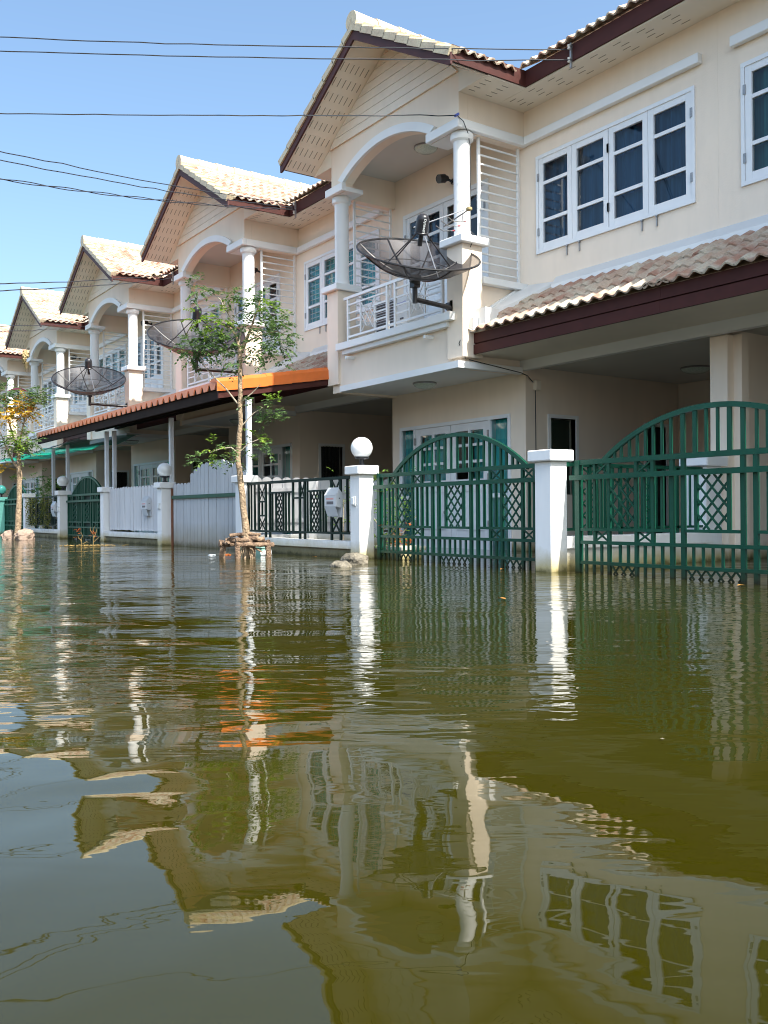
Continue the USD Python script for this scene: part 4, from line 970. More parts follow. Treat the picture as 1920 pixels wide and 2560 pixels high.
# ------------------------------------------------------------------ carport awning with orange sheet
t = thing('carport_awning', 'orange corrugated awning on white poles, in front of the second and third townhouses', 'awning', (-16.8, 5.8, 0))
ax0, ax1 = -21.75, -12.02; ya, yb_ = 5.50, 7.42; za, zb = 2.335, 2.66
n = int((ax1 - ax0) / .25); prof = []
for q in range(n):
    x = ax0 + q * .25; prof += [(x, 0), (x + .09, 0), (x + .125, .05), (x + .215, .05)]
prof = np.array(prof + [(ax1, 0)]); L = len(prof)
v = np.vstack([np.c_[prof[:, 0], np.full(L, yy), zz + prof[:, 1] - th] for th in (0, .006) for yy, zz in ((ya, za), (yb_, zb))])
f = [(q, q + 1, L + q + 1, L + q) for q in range(L - 1)] + [(2 * L + q + 1, 2 * L + q, 3 * L + q, 3 * L + q + 1) for q in range(L - 1)] + [(q + 1, q, 2 * L + q, 2 * L + q + 1) for q in range(L - 1)]
m = MB(); m.raw(v, f); part(t, 'roof_sheet', m, 'orangesheet')
m = MB(); m.raw(np.vstack([np.c_[prof[:, 0], np.full(L, ya - .003), np.where(prof[:, 1] > 0, za + .045, za - .012)], np.c_[prof[:, 0], np.full(L, ya - .003), np.full(L, za - .05)]]), [(q, L + q, L + q + 1, q + 1) for q in range(L - 1)]); part(t, 'edge_flashing', m, 'brownbeam')
m = MB(); tt = []
q = ax0
while q < ax1 - .1: tt += [(q, za - .035), (q + .05, za - .055), (q + .17, za - .055), (q + .215, za + .035)] if False else [(q + .02, za + .03), (q + .065, za - .05), (q + .185, za - .05), (q + .23, za + .03)]; q += .25
ed = Polygon([(ax0, za + .062), (ax0, za + .03)] + tt + [(ax1, za + .03), (ax1, za + .062)])
m.prism(ed, 'y', 5.478, 5.494); part(t, 'toothed_edge', m, 'orangesheet')
m = MB(); m.box(ax0, ax1 + .02, 5.515, 5.56, 2.145, za - .012); part(t, 'front_beam', m, 'brownbeam')
sl = (zb - za) / (yb_ - ya)
bx_ = ax1 + .025
for q in range(5):
    y0_, y1_ = lerp(ya - .03, yb_ + .02, q / 5), lerp(ya - .03, yb_ + .02, (q + 1) / 5) + .02
    z0_, z1_ = za + .03 + sl * (y0_ - ya) + .006, za + .03 + sl * (y1_ - ya) - .002
    m = MB(); sec = [(-.22, .05), (-.10, .080), (-.01, .072), (.035, .02), (.042, -.115), (.026, -.115), (.020, .01), (-.22, .035)]
    V = [(bx_ + a_, y0_, z0_ + b_) for a_, b_ in sec] + [(bx_ + a_, y1_, z1_ + b_) for a_, b_ in sec]
    m.raw(V, [(a_, (a_ + 1) % 8, 8 + (a_ + 1) % 8, 8 + a_) for a_ in range(8)] + [(0, 1, 2, 7), (2, 3, 6, 7), (3, 4, 5, 6), (15, 10, 9, 8), (15, 14, 11, 10), (14, 13, 12, 11)]); part(t, 'barge_cap', m, 'orange')
m = MB(); m.prism(Polygon([(ya, za - .18), (yb_, zb - .17), (yb_, zb - .04), (ya, za - .04)]), 'x', bx_ - .02, bx_ + .015); part(t, 'barge_board', m, 'fascia')
for q in range(4):
    yy = lerp(5.9, 7.3, q / 3); zz = za + sl * (yy - ya) - .03; m = MB(); m.box(ax0 + .02, ax1 - .02, yy - .025, yy + .025, zz - .05, zz); part(t, 'purlin', m, 'brownbeam')
for x, ys in ((POSTS['H'] + .0, 5.87), (POSTS['G'] + .05, 5.90), (POSTS['K'] + .02, 5.80), (POSTS['K'] + .17, 5.90), (POSTS['L'] + .03, 5.90), (-22.1, 5.95)):
    m = MB(); m.cbox(x - .035, x + .035, ys - .035, ys + .035, -.5 if abs(x + 22.1) < .1 or abs(x - POSTS['K'] - .17) < .01 else 1.062, 2.144, .006); part(t, 'pole', m, 'pole')

t = thing('shade_net', 'torn green shade net sagging under the left end of the orange awning', 'net', (-22, 6.2, 2.1))
nx_, ny_ = 26, 6; gxx = np.linspace(-28.0, -19.4, nx_); vv = []
for yy in np.linspace(5.75, 7.1, ny_):
    for x in gxx: vv.append((x, yy, 2.06 + .10 * (yy - 5.75) - .05 * math.sin((x + 28) * 1.1) ** 2 - .03 * math.sin(x * 3.1 + yy * 4) + (.05 if x > -21 else 0)))
m = MB(); m.raw(vv, [(r_ * nx_ + c_, r_ * nx_ + c_ + 1, (r_ + 1) * nx_ + c_ + 1, (r_ + 1) * nx_ + c_) for r_ in range(ny_ - 1) for c_ in range(nx_ - 1)]); part(t, 'netting', m, 'netgreen', smooth=True)
m = MB(); m.tube([(-28, 5.75, 2.06), (-24, 5.74, 2.00), (-19.4, 5.75, 2.11)], .012, 6); part(t, 'edge_cord', m, 'green')

# ------------------------------------------------------------------ satellite dishes
AX = np.array((.455, -.17, .874)); AX /= np.linalg.norm(AX)
def mesh_dish(mount, elbow, R_, label, text=None, lift=.21, axis=AX, spin=.3):
    mount, elbow = np.array(mount, float), np.array(elbow, float)
    t = thing('mesh_satellite_dish', label, 'satellite dish', mount, 'black mesh dishes on the balconies')
    e1 = np.cross(axis, (0, 0, 1.)); e1 /= np.linalg.norm(e1); e2 = np.cross(axis, e1)
    base = elbow + np.array((0, 0, lift)); c = base + axis * .05; D = R_ * .40
    P3 = lambda rho, ang: c + axis * (D * (rho / R_) ** 2) + rho * (math.cos(ang) * e1 + math.sin(ang) * e2)
    # bowl in eight mesh panels
    nr_, na_ = 6, 6
    for s in range(8):
        V = [P3(lerp(.04, R_, a_ / nr_), spin + 2 * math.pi * (s + b_ / na_) / 8) for a_ in range(nr_ + 1) for b_ in range(na_ + 1)]
        m = MB(); m.raw(V, [(a_ * (na_ + 1) + b_, a_ * (na_ + 1) + b_ + 1, (a_ + 1) * (na_ + 1) + b_ + 1, (a_ + 1) * (na_ + 1) + b_) for a_ in range(nr_) for b_ in range(na_)]); part(t, 'mesh_panel', m, 'dishmesh', smooth=True)
        m = MB(); m.tube([P3(lerp(.05, R_, a_ / 6), spin + 2 * math.pi * s / 8) for a_ in range(7)], .010 if s % 2 else .013, 6); part(t, 'rib', m, 'blackmetal', smooth=40)
    for rho, w in ((R_, .013), (R_ * .62, .006)):
        m = MB(); pts = [P3(rho, q * 2 * math.pi / 48) for q in range(49)]; m.tube(pts, w, 6, cap=False); part(t, 'rim' if rho == R_ else 'inner_ring', m, 'blackmetal', smooth=40)
    m = MB(); m.tube([c - axis * .05, c + axis * .03], .07, 14); part(t, 'hub', m, 'blackmetal', smooth=40)
    foc = c + axis * (R_ * .74)
    for q in range(4):
        m = MB(); a_ = spin + 2 * math.pi * (q + 0.0) / 4
        m.tube([P3(R_ * .66, a_), foc + .055 * (math.cos(a_) * e1 + math.sin(a_) * e2)], .0085, 6); part(t, 'strut', m, 'steel' if q == 1 else 'blackmetal', smooth=40)
    # feed cover
    m = MB(); pr_ = [(.001, -.02), (.088, -.02), (.088, 0), (.082, .005), (.078, .15), (.066, .185), (.04, .208), (.001, .214)]
    ang = np.arange(24) * 2 * math.pi / 24
    V = np.vstack([[foc + axis * hh + q_ * (math.cos(a_) * e1 + math.sin(a_) * e2) for a_ in ang] for q_, hh in pr_])
    m.raw(V, [(a_ * 24 + b_, a_ * 24 + (b_ + 1) % 24, (a_ + 1) * 24 + (b_ + 1) % 24, (a_ + 1) * 24 + b_) for a_ in range(len(pr_) - 1) for b_ in range(24)]); CV = part(t, 'feed_cover', m, 'blackplastic', smooth=40)
    m = MB(); m.tube([foc - axis * .16, foc - axis * .02], .03, 10); part(t, 'feed_horn', m, 'blackmetal', smooth=40)
    if text:
        tm_ = meshkit.text_mesh(text, .030, .001, bold=True); v = np.array(tm_.vertices); v[:, 0] -= v[:, 0].mean(); v[:, 1] -= .015
        toc = np.array((.85, -.53, 0)); a0_ = math.atan2(toc @ e2, toc @ e1); sgn = 1 if np.cross(e1, e2) @ axis > 0 else -1
        rr_ = .0815; aa = a0_ + sgn * (.30 + v[:, 1] / rr_)
        V = foc + np.outer(.085 - v[:, 0] * .98, axis) + (rr_ + v[:, 2])[:, None] * (np.cos(aa)[:, None] * e1 + np.sin(aa)[:, None] * e2)
        m = MB(); m.raw(V, tm_.faces); part(CV, 'lettering', m, 'whiteprint')
    # mast and arm
    m = MB(); m.tube([elbow + (0, 0, -.045), elbow + (0, 0, lift - .03)], .032, 12); part(t, 'mast', m, 'blackmetal', smooth=40)
    m = MB(); m.box(*sum([[q_ - .045, q_ + .045] for q_ in (elbow + (0, 0, lift - .02))], [])); part(t, 'tilt_bracket', m, 'blackmetal')
    m = MB(); m.tube([elbow, mount + (0, -.03, 0)], .030, 12); part(t, 'arm', m, 'blackmetal', smooth=40)
    m = MB(); m.cbox(mount[0] - .035, mount[0] + .035, mount[1] - .03, mount[1] - .001, mount[2] - .10, mount[2] + .10, .004); m.box(mount[0] - .075, mount[0] + .0, mount[1] - .06, mount[1] - .0305, mount[2] - .02, mount[2] + .07); part(t, 'wall_plate', m, 'blackmetal')
mesh_dish((-9.00, YG - .01, 3.09), (-9.05, 6.78, 3.14), .75, 'black mesh satellite dish with lettered feed cover on the nearest balcony', text='Dynasat')
mesh_dish((-14.93, YG - .01, 3.05), (-15.10, 6.52, 3.06), .83, 'black mesh satellite dish half hidden by the slim tree, on the second balcony', lift=.24)
mesh_dish((-20.93, YG - .01, 3.03), (-21.10, 6.50, 3.06), .80, 'leftmost black mesh satellite dish, on the third balcony above the awning', lift=.22)
t = thing('small_dish', 'small red and white dish on the far balcony above the yellow-flowered tree', 'satellite dish', (-29.9, 7.0, 4.2))
m = MB(); m.lathe([(.001, 4.47), (.12, 4.46), (.30, 4.37), (.34, 4.34)], (-29.9, 7.0, 0), 24); part(t, 'red_cover', m, 'red', smooth=True)
m = MB(); m.lathe([(.34, 4.338), (.26, 4.22), (.22, 4.21), (.001, 4.21)], (-29.9, 7.0, 0), 24); part(t, 'white_band', m, 'whiteprint', smooth=40)
m = MB(); m.tube([(-29.9, 7.0, 4.21), (-29.9, 7.05, 3.9), (-29.9, YG, 3.85)], .02, 8); part(t, 'bracket', m, 'blackmetal')
m = MB(); m.box(-29.60, -29.58, 6.90, 6.96, 4.22, 4.33); part(t, 'black_mark', m, 'blackmetal')

# television antenna on the nearest right column
t = thing('tv_antenna', 'thin television antenna with red-tipped rods on the nearest right column', 'antenna', (-8.86, 7.40, 4.12))
m = MB(); m.tube([(-8.86, 7.38, 4.13), (-8.62, 7.20, 4.15)], .009, 8); part(t, 'arm', m, 'whitewire', smooth=40)
m = MB(); m.tube([(-9.25, 6.92, 4.10), (-8.55, 7.18, 4.18)], .007, 8); part(t, 'rod', m, 'whitewire', smooth=40)
m = MB(); m.tube([(-8.82, 7.05, 4.02), (-8.50, 7.22, 4.19)], .009, 8); part(t, 'boom', m, 'steel', smooth=40)
m = MB(); m.cbox(-8.55, -8.49, 7.18, 7.24, 4.165, 4.205, .008); part(t, 'clamp', m, 'nest')
for q, x in enumerate((-8.84, -8.77, -8.70)):
    z_ = 4.0 + q * .045; m = MB(); m.tube([(x, 6.95 + q * .03, z_ + .02), (x + .01, 7.05 + q * .03, z_ - .03), (x + .06, 7.16 + q * .03, z_ - .02)], .005, 6); E_ = part(t, 'element', m, 'steel')
    m = MB(); m.tube([(x + .06, 7.16 + q * .03, z_ - .02), (x + .075, 7.19 + q * .03, z_ - .018)], .009, 6); part(E_, 'red_tip', m, 'red')

# air conditioner on the nearest balcony
t = thing('air_conditioner', 'white outdoor air conditioner unit on the nearest balcony floor behind the railing', 'air conditioner', (-10.9, 7.9, ZF))
m = MB(); m.cbox(-11.30, -10.48, 7.72, 8.02, ZF + .06, ZF + .66, .012); B_ = part(t, 'casing', m, 'acwhite')
m = MB(); m.box(-11.25, -10.80, 7.712, 7.719, ZF + .10, ZF + .62); part(t, 'fan_opening', m, 'slotgrey')
for q in range(13): m = MB(); zz = ZF + .12 + q * .04; m.box(-11.25, -10.80, 7.700, 7.711, zz - .004, zz + .004); part(t, 'grille_bar', m, 'mailgrey')
tm_ = meshkit.text_mesh('Panasonic', .040, .001, bold=True); v = np.array(tm_.vertices); m = MB(); m.raw(np.c_[-10.765 + v[:, 0] * .95, 7.718 - v[:, 2], ZF + .515 + v[:, 1]], tm_.faces); part(B_, 'lettering', m, 'blueprint')
m = MB(); m.box(-10.66, -10.58, 7.714, 7.719, ZF + .30, ZF + .325); part(B_, 'grip', m, 'slotgrey')
for xq in (-11.15, -10.62): m = MB(); m.box(xq - .03, xq + .03, 7.74, 8.0, ZF + .001, ZF + .059); part(t, 'foot', m, 'slotgrey')

# ------------------------------------------------------------------ electricity wires, brackets, house cables
def sagline(a, b, sag, n=24, wob=.0, ext=.30, seed=1):
    a, b = np.array(a, float), np.array(b, float); a = a + (a - b) * ext; q = np.linspace(0, 1, n)
    p = a + (b - a) * q[:, None]; p[:, 2] -= 4 * sag * q * (1 - q)
    r_ = np.random.default_rng(seed); p[1:-1, 2] += r_.normal(0, wob, n - 2); return p
WIRES = [((-10.96, 2.4, 5.95), (-7.59, 7.95, 5.93), .05, 'upper of the two wires running to the nearest eave'), ((-10.97, 2.4, 5.80), (-7.52, 7.95, 5.78), .05, 'lower of the two wires running to the nearest eave'),
         ((-10.99, 2.4, 5.08), (-8.80, 7.27, 5.43), .02, 'single wire running to the nearest balcony cornice'), ((-11.0, 2.4, 4.71), (-14.12, 7.93, 5.95), .09, 'highest of the three wires running to the second eave'),
         ((-11.01, 2.4, 4.62), (-14.10, 7.93, 5.88), .10, 'middle one of the three wires running to the second eave'), ((-11.01, 2.4, 4.42), (-14.07, 7.93, 5.84), .12, 'twisted lowest wire of the three running to the second eave'),
         ((-11.06, 2.4, 3.19), (-19.68, 7.93, 5.92), .05, 'upper of the two low wires running to the third eave'), ((-11.06, 2.4, 3.12), (-19.68, 7.93, 5.84), .06, 'lower of the two low wires running to the third eave'),
         ((-11.1, 2.4, 2.72), (-25.70, 7.93, 5.90), .05, 'upper one of the faint wires running to the fourth eave'), ((-11.1, 2.4, 2.66), (-25.70, 7.93, 5.80), .05, 'lower one of the faint wires running to the fourth eave')]
for q, (a, b, sg, lab) in enumerate(WIRES):
    rad = .0065 if q < 8 else .005
    m = MB()
    if 'twisted' in lab:
        p = sagline(a, b, sg, 60, .0, seed=q); ph = np.linspace(0, 40, 60)
        for s in (0, math.pi): pp = p.copy(); pp[:, 2] += .014 * np.sin(ph + s); pp[:, 1] += .014 * np.cos(ph + s); m.tube(pp, .006, 5)
    else: m.tube(sagline(a, b, sg, 30, .004, seed=q), rad, 5)
    whole('overhead_wire', m, 'wire', lab, 'wire', 'wires strung to the house eaves', smooth=True)
for q, (x, lab) in enumerate(((-7.55, 'wire bracket with insulators on the nearest eave board'), (-14.09, 'wire bracket with insulators on the second eave board'), (-19.68, 'wire bracket with insulators on the third eave board'))):
    t = thing('wire_bracket', lab, 'bracket', (x, EY, 5.86), 'wire brackets on the eave boards')
    m = MB(); m.box(x - .012, x + .012, EY - .022, EY - .001, 5.70, 5.99); part(t, 'bar', m, 'hinge')
    for zz in (5.94, 5.79): m = MB(); m.lathe([(.001, zz - .035), (.018, zz - .03), (.014, zz), (.022, zz + .02), (.001, zz + .025)], (x, EY - .045, 0), 10); part(t, 'insulator', m, 'porcelain', smooth=40)
t = thing('service_cable', 'thin dark cable running from the nearest cornice down the column and pedestal', 'cable', (-8.79, 7.37, 3.5))
m = MB(); m.tube([(-8.80, 7.26, 5.43), (-8.76, 7.33, 5.36), (-8.82, 7.46, 5.25), (-8.846, 7.51, 5.1), (-8.846, 7.51, 4.05), (-8.72, 7.46, 3.97), (-8.71, 7.44, 3.90), (-8.795, 7.44, 3.80), (-8.793, 7.44, 3.0), (-8.78, 7.36, 2.80), (-8.84, 7.30, 2.62), (-8.80, 7.38, 2.42)], .005, 6); part(t, 'cable', m, 'wire', smooth=True)
m = MB(); m.box(-8.84, -8.76, 7.25, 7.268, 5.418, 5.446); part(t, 'blue_connector', m, 'blueprint')
m = MB(); m.tube([(-8.79, 7.42, 2.42), (-8.80, 8.3, 2.33), (-8.80, 8.42, 2.30), (-8.862, 8.56, 2.25), (-8.862, 8.62, 2.20), (-8.862, 8.63, -.2)], .006, 6); part(t, 'cable', m, 'wire', smooth=True)
t = thing('junction_box', 'small cream junction box on the carport wall above a thin conduit', 'junction box', (-8.87, 8.63, 2.2)); m = MB(); m.cbox(-8.868, -8.81, 8.58, 8.68, 2.13, 2.26, .006); part(t, 'box', m, 'soffit'); m = MB(); m.cbox(-8.809, -8.803, 8.59, 8.67, 2.14, 2.25, .002); part(t, 'cover', m, 'soffit')
t = thing('bird_nest', 'dry straw bird nest hanging on the fifth eave at the left', 'nest', (-32.4, 7.9, 5.8))
def blob(c, rad, sub=3, amp=.25, seed=0, fr=2.2, sq=(1, 1, 1)):
    s = trimesh.creation.icosphere(subdivisions=sub, radius=1.0); v = np.array(s.vertices); n_ = meshkit.fbm(v * fr + seed * 7.3, 3, seed) - .5
    v = v * (1 + amp * 2 * n_[:, None]) * np.array(sq) * rad + np.array(c); m = MB(); m.raw(v, s.faces); return m
part(t, 'straw_ball', blob((-32.4, 7.90, 5.86), .22, 3, .5, 3, 5.0), 'nest')
m = MB()
for q in range(40): a_ = rng.uniform(0, 6.28); x = -32.4 + .18 * math.cos(a_); y = 7.9 + .1 * math.sin(a_); m.tube([(x, y, 5.8), (x + rng.uniform(-.08, .08), y, 5.62), (x + rng.uniform(-.1, .1), y, 5.45 + rng.uniform(-.1, .1))], .004, 3)
part(t, 'loose_straws', m, 'nest', kind='stuff')

# ------------------------------------------------------------------ trees
AXIS = np.array((.571, .821, 0.0)); DEEP = np.array((-.821, .571, 0.0))
def leaf_spray(mb, o, dirv, L_, n, size, r_, droop=.35):
    """A feathery compound leaf: pairs of pointed leaflets along a drooping midrib."""
    d_ = dirv / np.linalg.norm(dirv); side = np.cross(d_, (0, 0, 1.)); side /= np.linalg.norm(side) + 1e-9
    for q in range(n):
        s = (q + .6) / n; c = o + d_ * L_ * s + np.array((0, 0, -droop * L_ * s * s))
        for sg in (1, -1):
            ln = size * r_.uniform(.75, 1.2) * (1 - .35 * abs(s - .4)); out = side * sg * .85 + d_ * .55 + np.array((0, 0, r_.uniform(-.75, .15)))
            out /= np.linalg.norm(out); wv = np.cross(out, np.array((r_.uniform(-.5, .5), r_.uniform(-.5, .5), 1.))); wv /= np.linalg.norm(wv) + 1e-9
            nn = np.cross(wv, out) * ln * .08
            mb.raw([c, c + out * ln * .5 + wv * ln * .27 + nn, c + out * ln, c + out * ln * .5 - wv * ln * .27 + nn], [(0, 1, 2, 3)])
def make_tree(label, base, trunk, limbs, clusters, seed, scale=1.0, leafsize=.045, name='street_tree', dens_k=1.0):
    r_ = random.Random(seed); base = np.array(base, float)
    P_ = lambda a_, z_, b_=0: base + AXIS * a_ + DEEP * b_ + np.array((0, 0, z_))
    t = thing(name, label, 'tree', base)
    m = MB(); pts = [P_(*q[:2]) for q in trunk]; rad = [q[2] for q in trunk]
    pp, rd = [], []
    for q in range(len(pts) - 1):
        for s in np.linspace(0, 1, 5, endpoint=False): pp.append(lerp(pts[q], pts[q + 1], s) + np.array((r_.uniform(-1, 1), r_.uniform(-1, 1), 0)) * .004); rd.append(lerp(rad[q], rad[q + 1], s) * r_.uniform(.94, 1.07))
    pp.append(pts[-1]); rd.append(rad[-1])
    m.tube(pp, rd, 12); TR = part(t, 'trunk', m, 'bark', smooth=True)
    for lb in limbs:
        m = MB(); m.tube([P_(*q[:2], q[3] if len(q) > 3 else 0) for q in lb], [q[2] for q in lb], 7); part(TR, 'limb', m, 'bark' if lb[0][2] > .012 else 'twig', smooth=True)
    groups = {}
    for a_, z_, rad_, dens, mat in clusters:
        mb = groups.setdefault(mat, MB()); c = P_(a_, z_, r_.uniform(-.15, .15) * scale)
        for q in range(int(dens * dens_k)):
            dv = np.array((r_.gauss(0, 1), r_.gauss(0, 1), r_.gauss(0, .8))); dv /= np.linalg.norm(dv)
            o = c + dv * rad_ * r_.random() ** .45 * .9
            leaf_spray(mb, o, dv + np.array((r_.gauss(0, .4), r_.gauss(0, .4), r_.uniform(-.2, .5))), .15 * scale * r_.uniform(.7, 1.2), 5, leafsize, r_)
    for q, (mat, mb) in enumerate(groups.items()):
        part(t, 'crown' if q == 0 else 'leaf_cluster' if 'yellow' not in mat else 'yellow_blossom', mb, mat, kind='stuff' if q else None)
    return t
PXM = 210.0
def pc(px, py, rp, dn, mat='leaf'): return ((px - 604) / PXM, .53 + (1280 - py) / PXM, rp / PXM, dn, mat)
CL = [pc(505, 835, 42, 30), pc(478, 862, 36, 24), pc(540, 850, 40, 28), pc(575, 845, 34, 20), pc(520, 800, 36, 22, 'leaflight'), pc(555, 795, 30, 14, 'leaflight'), pc(480, 880, 26, 12), pc(565, 880, 28, 12), pc(500, 868, 30, 14),
      pc(640, 795, 40, 26), pc(655, 755, 38, 24), pc(622, 738, 28, 14), pc(690, 805, 38, 24), pc(690, 850, 40, 26), pc(655, 862, 34, 18), pc(712, 838, 28, 14), pc(600, 810, 30, 12), pc(680, 770, 30, 14, 'leaflight'), pc(712, 862, 20, 6), pc(678, 890, 18, 5),
      pc(498, 716, 22, 8), pc(480, 728, 18, 5), pc(556, 730, 24, 8), pc(578, 734, 16, 4), pc(565, 765, 20, 5, 'leaflight'),
      pc(590, 905, 22, 7), pc(622, 892, 24, 8), pc(632, 880, 18, 5), pc(700, 900, 12, 3),
      pc(645, 1005, 26, 10), pc(672, 1028, 24, 10), pc(690, 1010, 18, 5, 'leaflight'), pc(652, 1045, 18, 5), pc(690, 1048, 16, 4),
      pc(640, 1092, 24, 9, 'leaflight'), pc(660, 1105, 18, 6), pc(628, 1110, 16, 4),
      pc(545, 1116, 26, 8, 'leaflight'), pc(520, 1122, 20, 6), pc(500, 1142, 20, 6), pc(575, 1122, 22, 7), pc(590, 1145, 20, 6), pc(540, 1142, 18, 4), pc(485, 1135, 12, 3), pc(620, 1150, 14, 3)]
def lp(px, py, rr_, b=0): return ((px - 604) / PXM, .53 + (1280 - py) / PXM, rr_, b)
TRUNK = [lp(612, 1400, .048)[:3], lp(612, 1335, .044)[:3], lp(601, 1230, .038)[:3], lp(592, 1140, .033)[:3], lp(599, 1050, .029)[:3], lp(599, 960, .026)[:3], lp(600, 880, .024)[:3], lp(597, 858, .021)[:3]]
LIMBS = [[lp(600, 880, .024), lp(614, 850, .020), lp(628, 815, .015), lp(640, 780, .010), lp(652, 745, .006)], [lp(597, 862, .022), lp(590, 835, .015), lp(575, 815, .011), lp(535, 800, .007), lp(505, 810, .004)],
         [lp(614, 852, .013), lp(650, 835, .009), lp(690, 825, .006), lp(718, 835, .004)], [lp(597, 860, .012), lp(602, 820, .008), lp(603, 800, .005)], [lp(560, 768, .006, .1), lp(548, 740, .005, .1), lp(525, 722, .004, .1), lp(500, 715, .003, .1)], [lp(592, 830, .008), lp(575, 790, .006, .1), lp(560, 765, .006, .1), lp(556, 735, .003, .1)],
         [lp(640, 782, .008), lp(600, 775, .006), lp(570, 800, .004)], [lp(592, 1005, .011), lp(565, 970, .009), lp(540, 945, .008), lp(512, 915, .006), lp(498, 888, .003)], [lp(602, 1000, .009), lp(628, 980, .007), lp(650, 958, .004)],
         [lp(599, 1065, .010), lp(618, 1045, .007), lp(632, 1030, .006), lp(655, 1015, .004)], [lp(594, 1130, .010), lp(575, 1115, .008), lp(550, 1118, .007), lp(520, 1128, .004)], [lp(598, 1125, .008), lp(620, 1105, .006), lp(645, 1095, .004)], [lp(628, 815, .008), lp(655, 820, .006), lp(680, 850, .004)]]
make_tree('slim young tree with feathery leaves growing out of the log stand', (-9.96, 4.88, 0), TRUNK, LIMBS, CL, 5, leafsize=.056, dens_k=1.05)
PXM = 118.0
def pc2(px, py, rp, dn, mat='leaf'): return ((px - 43) / PXM, .53 + (1280 - py) / PXM, rp / PXM, dn, mat)
def lp2(px, py, rr_, b=0): return ((px - 43) / PXM, .53 + (1280 - py) / PXM, rr_, b)
CL2 = [pc2(12, 970, 26, 26), pc2(95, 985, 22, 26), pc2(80, 1000, 18, 14), pc2(0, 1000, 24, 20), pc2(30, 1012, 20, 22, 'leafyellow'), pc2(65, 1005, 18, 18, 'leafyellow'), pc2(80, 1022, 14, 12, 'leafyellow'), pc2(45, 1022, 18, 14, 'leaflight'), pc2(15, 1030, 18, 14, 'leafyellow'), pc2(-20, 985, 24, 20), pc2(100, 968, 12, 6),
       pc2(55, 1085, 22, 22, 'leaflight'), pc2(75, 1095, 18, 16), pc2(35, 1098, 18, 14), pc2(60, 1110, 18, 12), pc2(5, 1100, 16, 8), pc2(10, 1160, 12, 6, 'leafyellow')]
TR2 = [lp2(40, 1350, .075)[:3], lp2(43, 1322, .066)[:3], lp2(48, 1230, .055)[:3], lp2(48, 1150, .046)[:3], lp2(45, 1115, .038)[:3]]
LB2 = [[lp2(47, 1165, .03), lp2(35, 1150, .025), lp2(20, 1120, .02), lp2(8, 1090, .012), lp2(-10, 1040, .008)], [lp2(45, 1118, .035), lp2(52, 1085, .02), lp2(60, 1050, .014), lp2(70, 1010, .008)], [lp2(45, 1118, .03), lp2(30, 1070, .02), lp2(18, 1030, .014), lp2(14, 980, .008)],
       [lp2(52, 1200, .02), lp2(54, 1180, .018), lp2(50, 1160, .018)], [lp2(60, 1050, .010), lp2(85, 1010, .007), lp2(95, 985, .004)]]
make_tree('small tree with yellow flowers and green tufts near the left edge', (-20.55, 4.78, 0), TR2, LB2, CL2, 9, scale=1.5, leafsize=.080, dens_k=1.4)

# plants in the yards
t = thing('potted_shrub', 'leafy green shrub with red leaves behind the lamp post, in a white-topped planter', 'shrub', (-8.5, 6.15, 0))
m = MB(); m.cbox(-8.90, -8.26, 5.98, 6.32, .10, .145, .006); part(t, 'planter_rim', m, 'white'); m = MB(); m.box(-8.87, -8.29, 6.0, 6.30, -.7, .099); part(t, 'planter', m, 'white')
r_ = random.Random(3); mg, mr = MB(), MB()
for q in range(150):
    o = np.array((-8.70 + r_.gauss(0, .13), 6.12 + r_.gauss(0, .12), .42 + r_.gauss(0, .22))); leaf_spray(mg, o, np.array((r_.gauss(0, 1), r_.gauss(0, 1), r_.uniform(-.2, 1))), .10, 3, .05, r_)
for q in range(26):
    o = np.array((-8.44 + r_.gauss(0, .07), 6.10 + r_.gauss(0, .06), .24 + r_.gauss(0, .10))); leaf_spray(mr, o, np.array((r_.gauss(0, 1), r_.gauss(0, 1), r_.uniform(0, 1))), .08, 2, .06, r_)
part(t, 'foliage', mg, 'leafbush'); part(t, 'red_leaves', mr, 'leafred')
m = MB()
for q in range(9): m.tube([(-8.70 + r_.gauss(0, .06), 6.12 + r_.gauss(0, .05), .10), (-8.70 + r_.gauss(0, .12), 6.12 + r_.gauss(0, .1), .5)], .006, 5)
part(t, 'stem', m, 'twig', kind='stuff')
t = thing('garden_shrub', 'thin green shrub seen through the nearest bar fence', 'shrub', (-10.2, 6.3, 0)); mg = MB()
for q in range(60):
    o = np.array((-10.05 + r_.gauss(0, .12), 6.35 + r_.gauss(0, .15), .62 + r_.gauss(0, .17))); leaf_spray(mg, o, np.array((r_.gauss(0, 1), r_.gauss(0, 1), r_.uniform(-.2, 1))), .10, 3, .045, r_)
part(t, 'foliage', mg, 'leafbush'); m = MB(); m.tube([(-10.05, 6.35, -.5), (-10.07, 6.36, .2), (-10.03, 6.34, .7)], .008, 6); part(t, 'stem', m, 'twig')
t = thing('hanging_vine', 'yellow green vines hanging over the far bar fence left of the lamp post', 'vine', (-22.3, 5.72, .6)); mg = MB()
for xc_ in (-23.3, -22.85, -22.1, -21.75):
    for q in range(46): o = np.array((xc_ + r_.gauss(0, .10), 5.72 + r_.gauss(0, .03), r_.uniform(.36, .98))); leaf_spray(mg, o, np.array((r_.gauss(0, .6), -.5, -1)), .12, 3, .05, r_)
part(t, 'foliage', mg, 'vine'); m = MB(); [m.tube([(xc_, 5.74, .97), (xc_ + .02, 5.73, .4)], .006, 5) for xc_ in (-23.3, -22.85, -22.1, -21.75)]; part(t, 'stem', m, 'twig', kind='stuff')
t = thing('garden_tree', 'dark leafy shrubs standing in the far yard behind the turquoise post', 'shrub', (-27.5, 7.2, 0)); mg = MB()
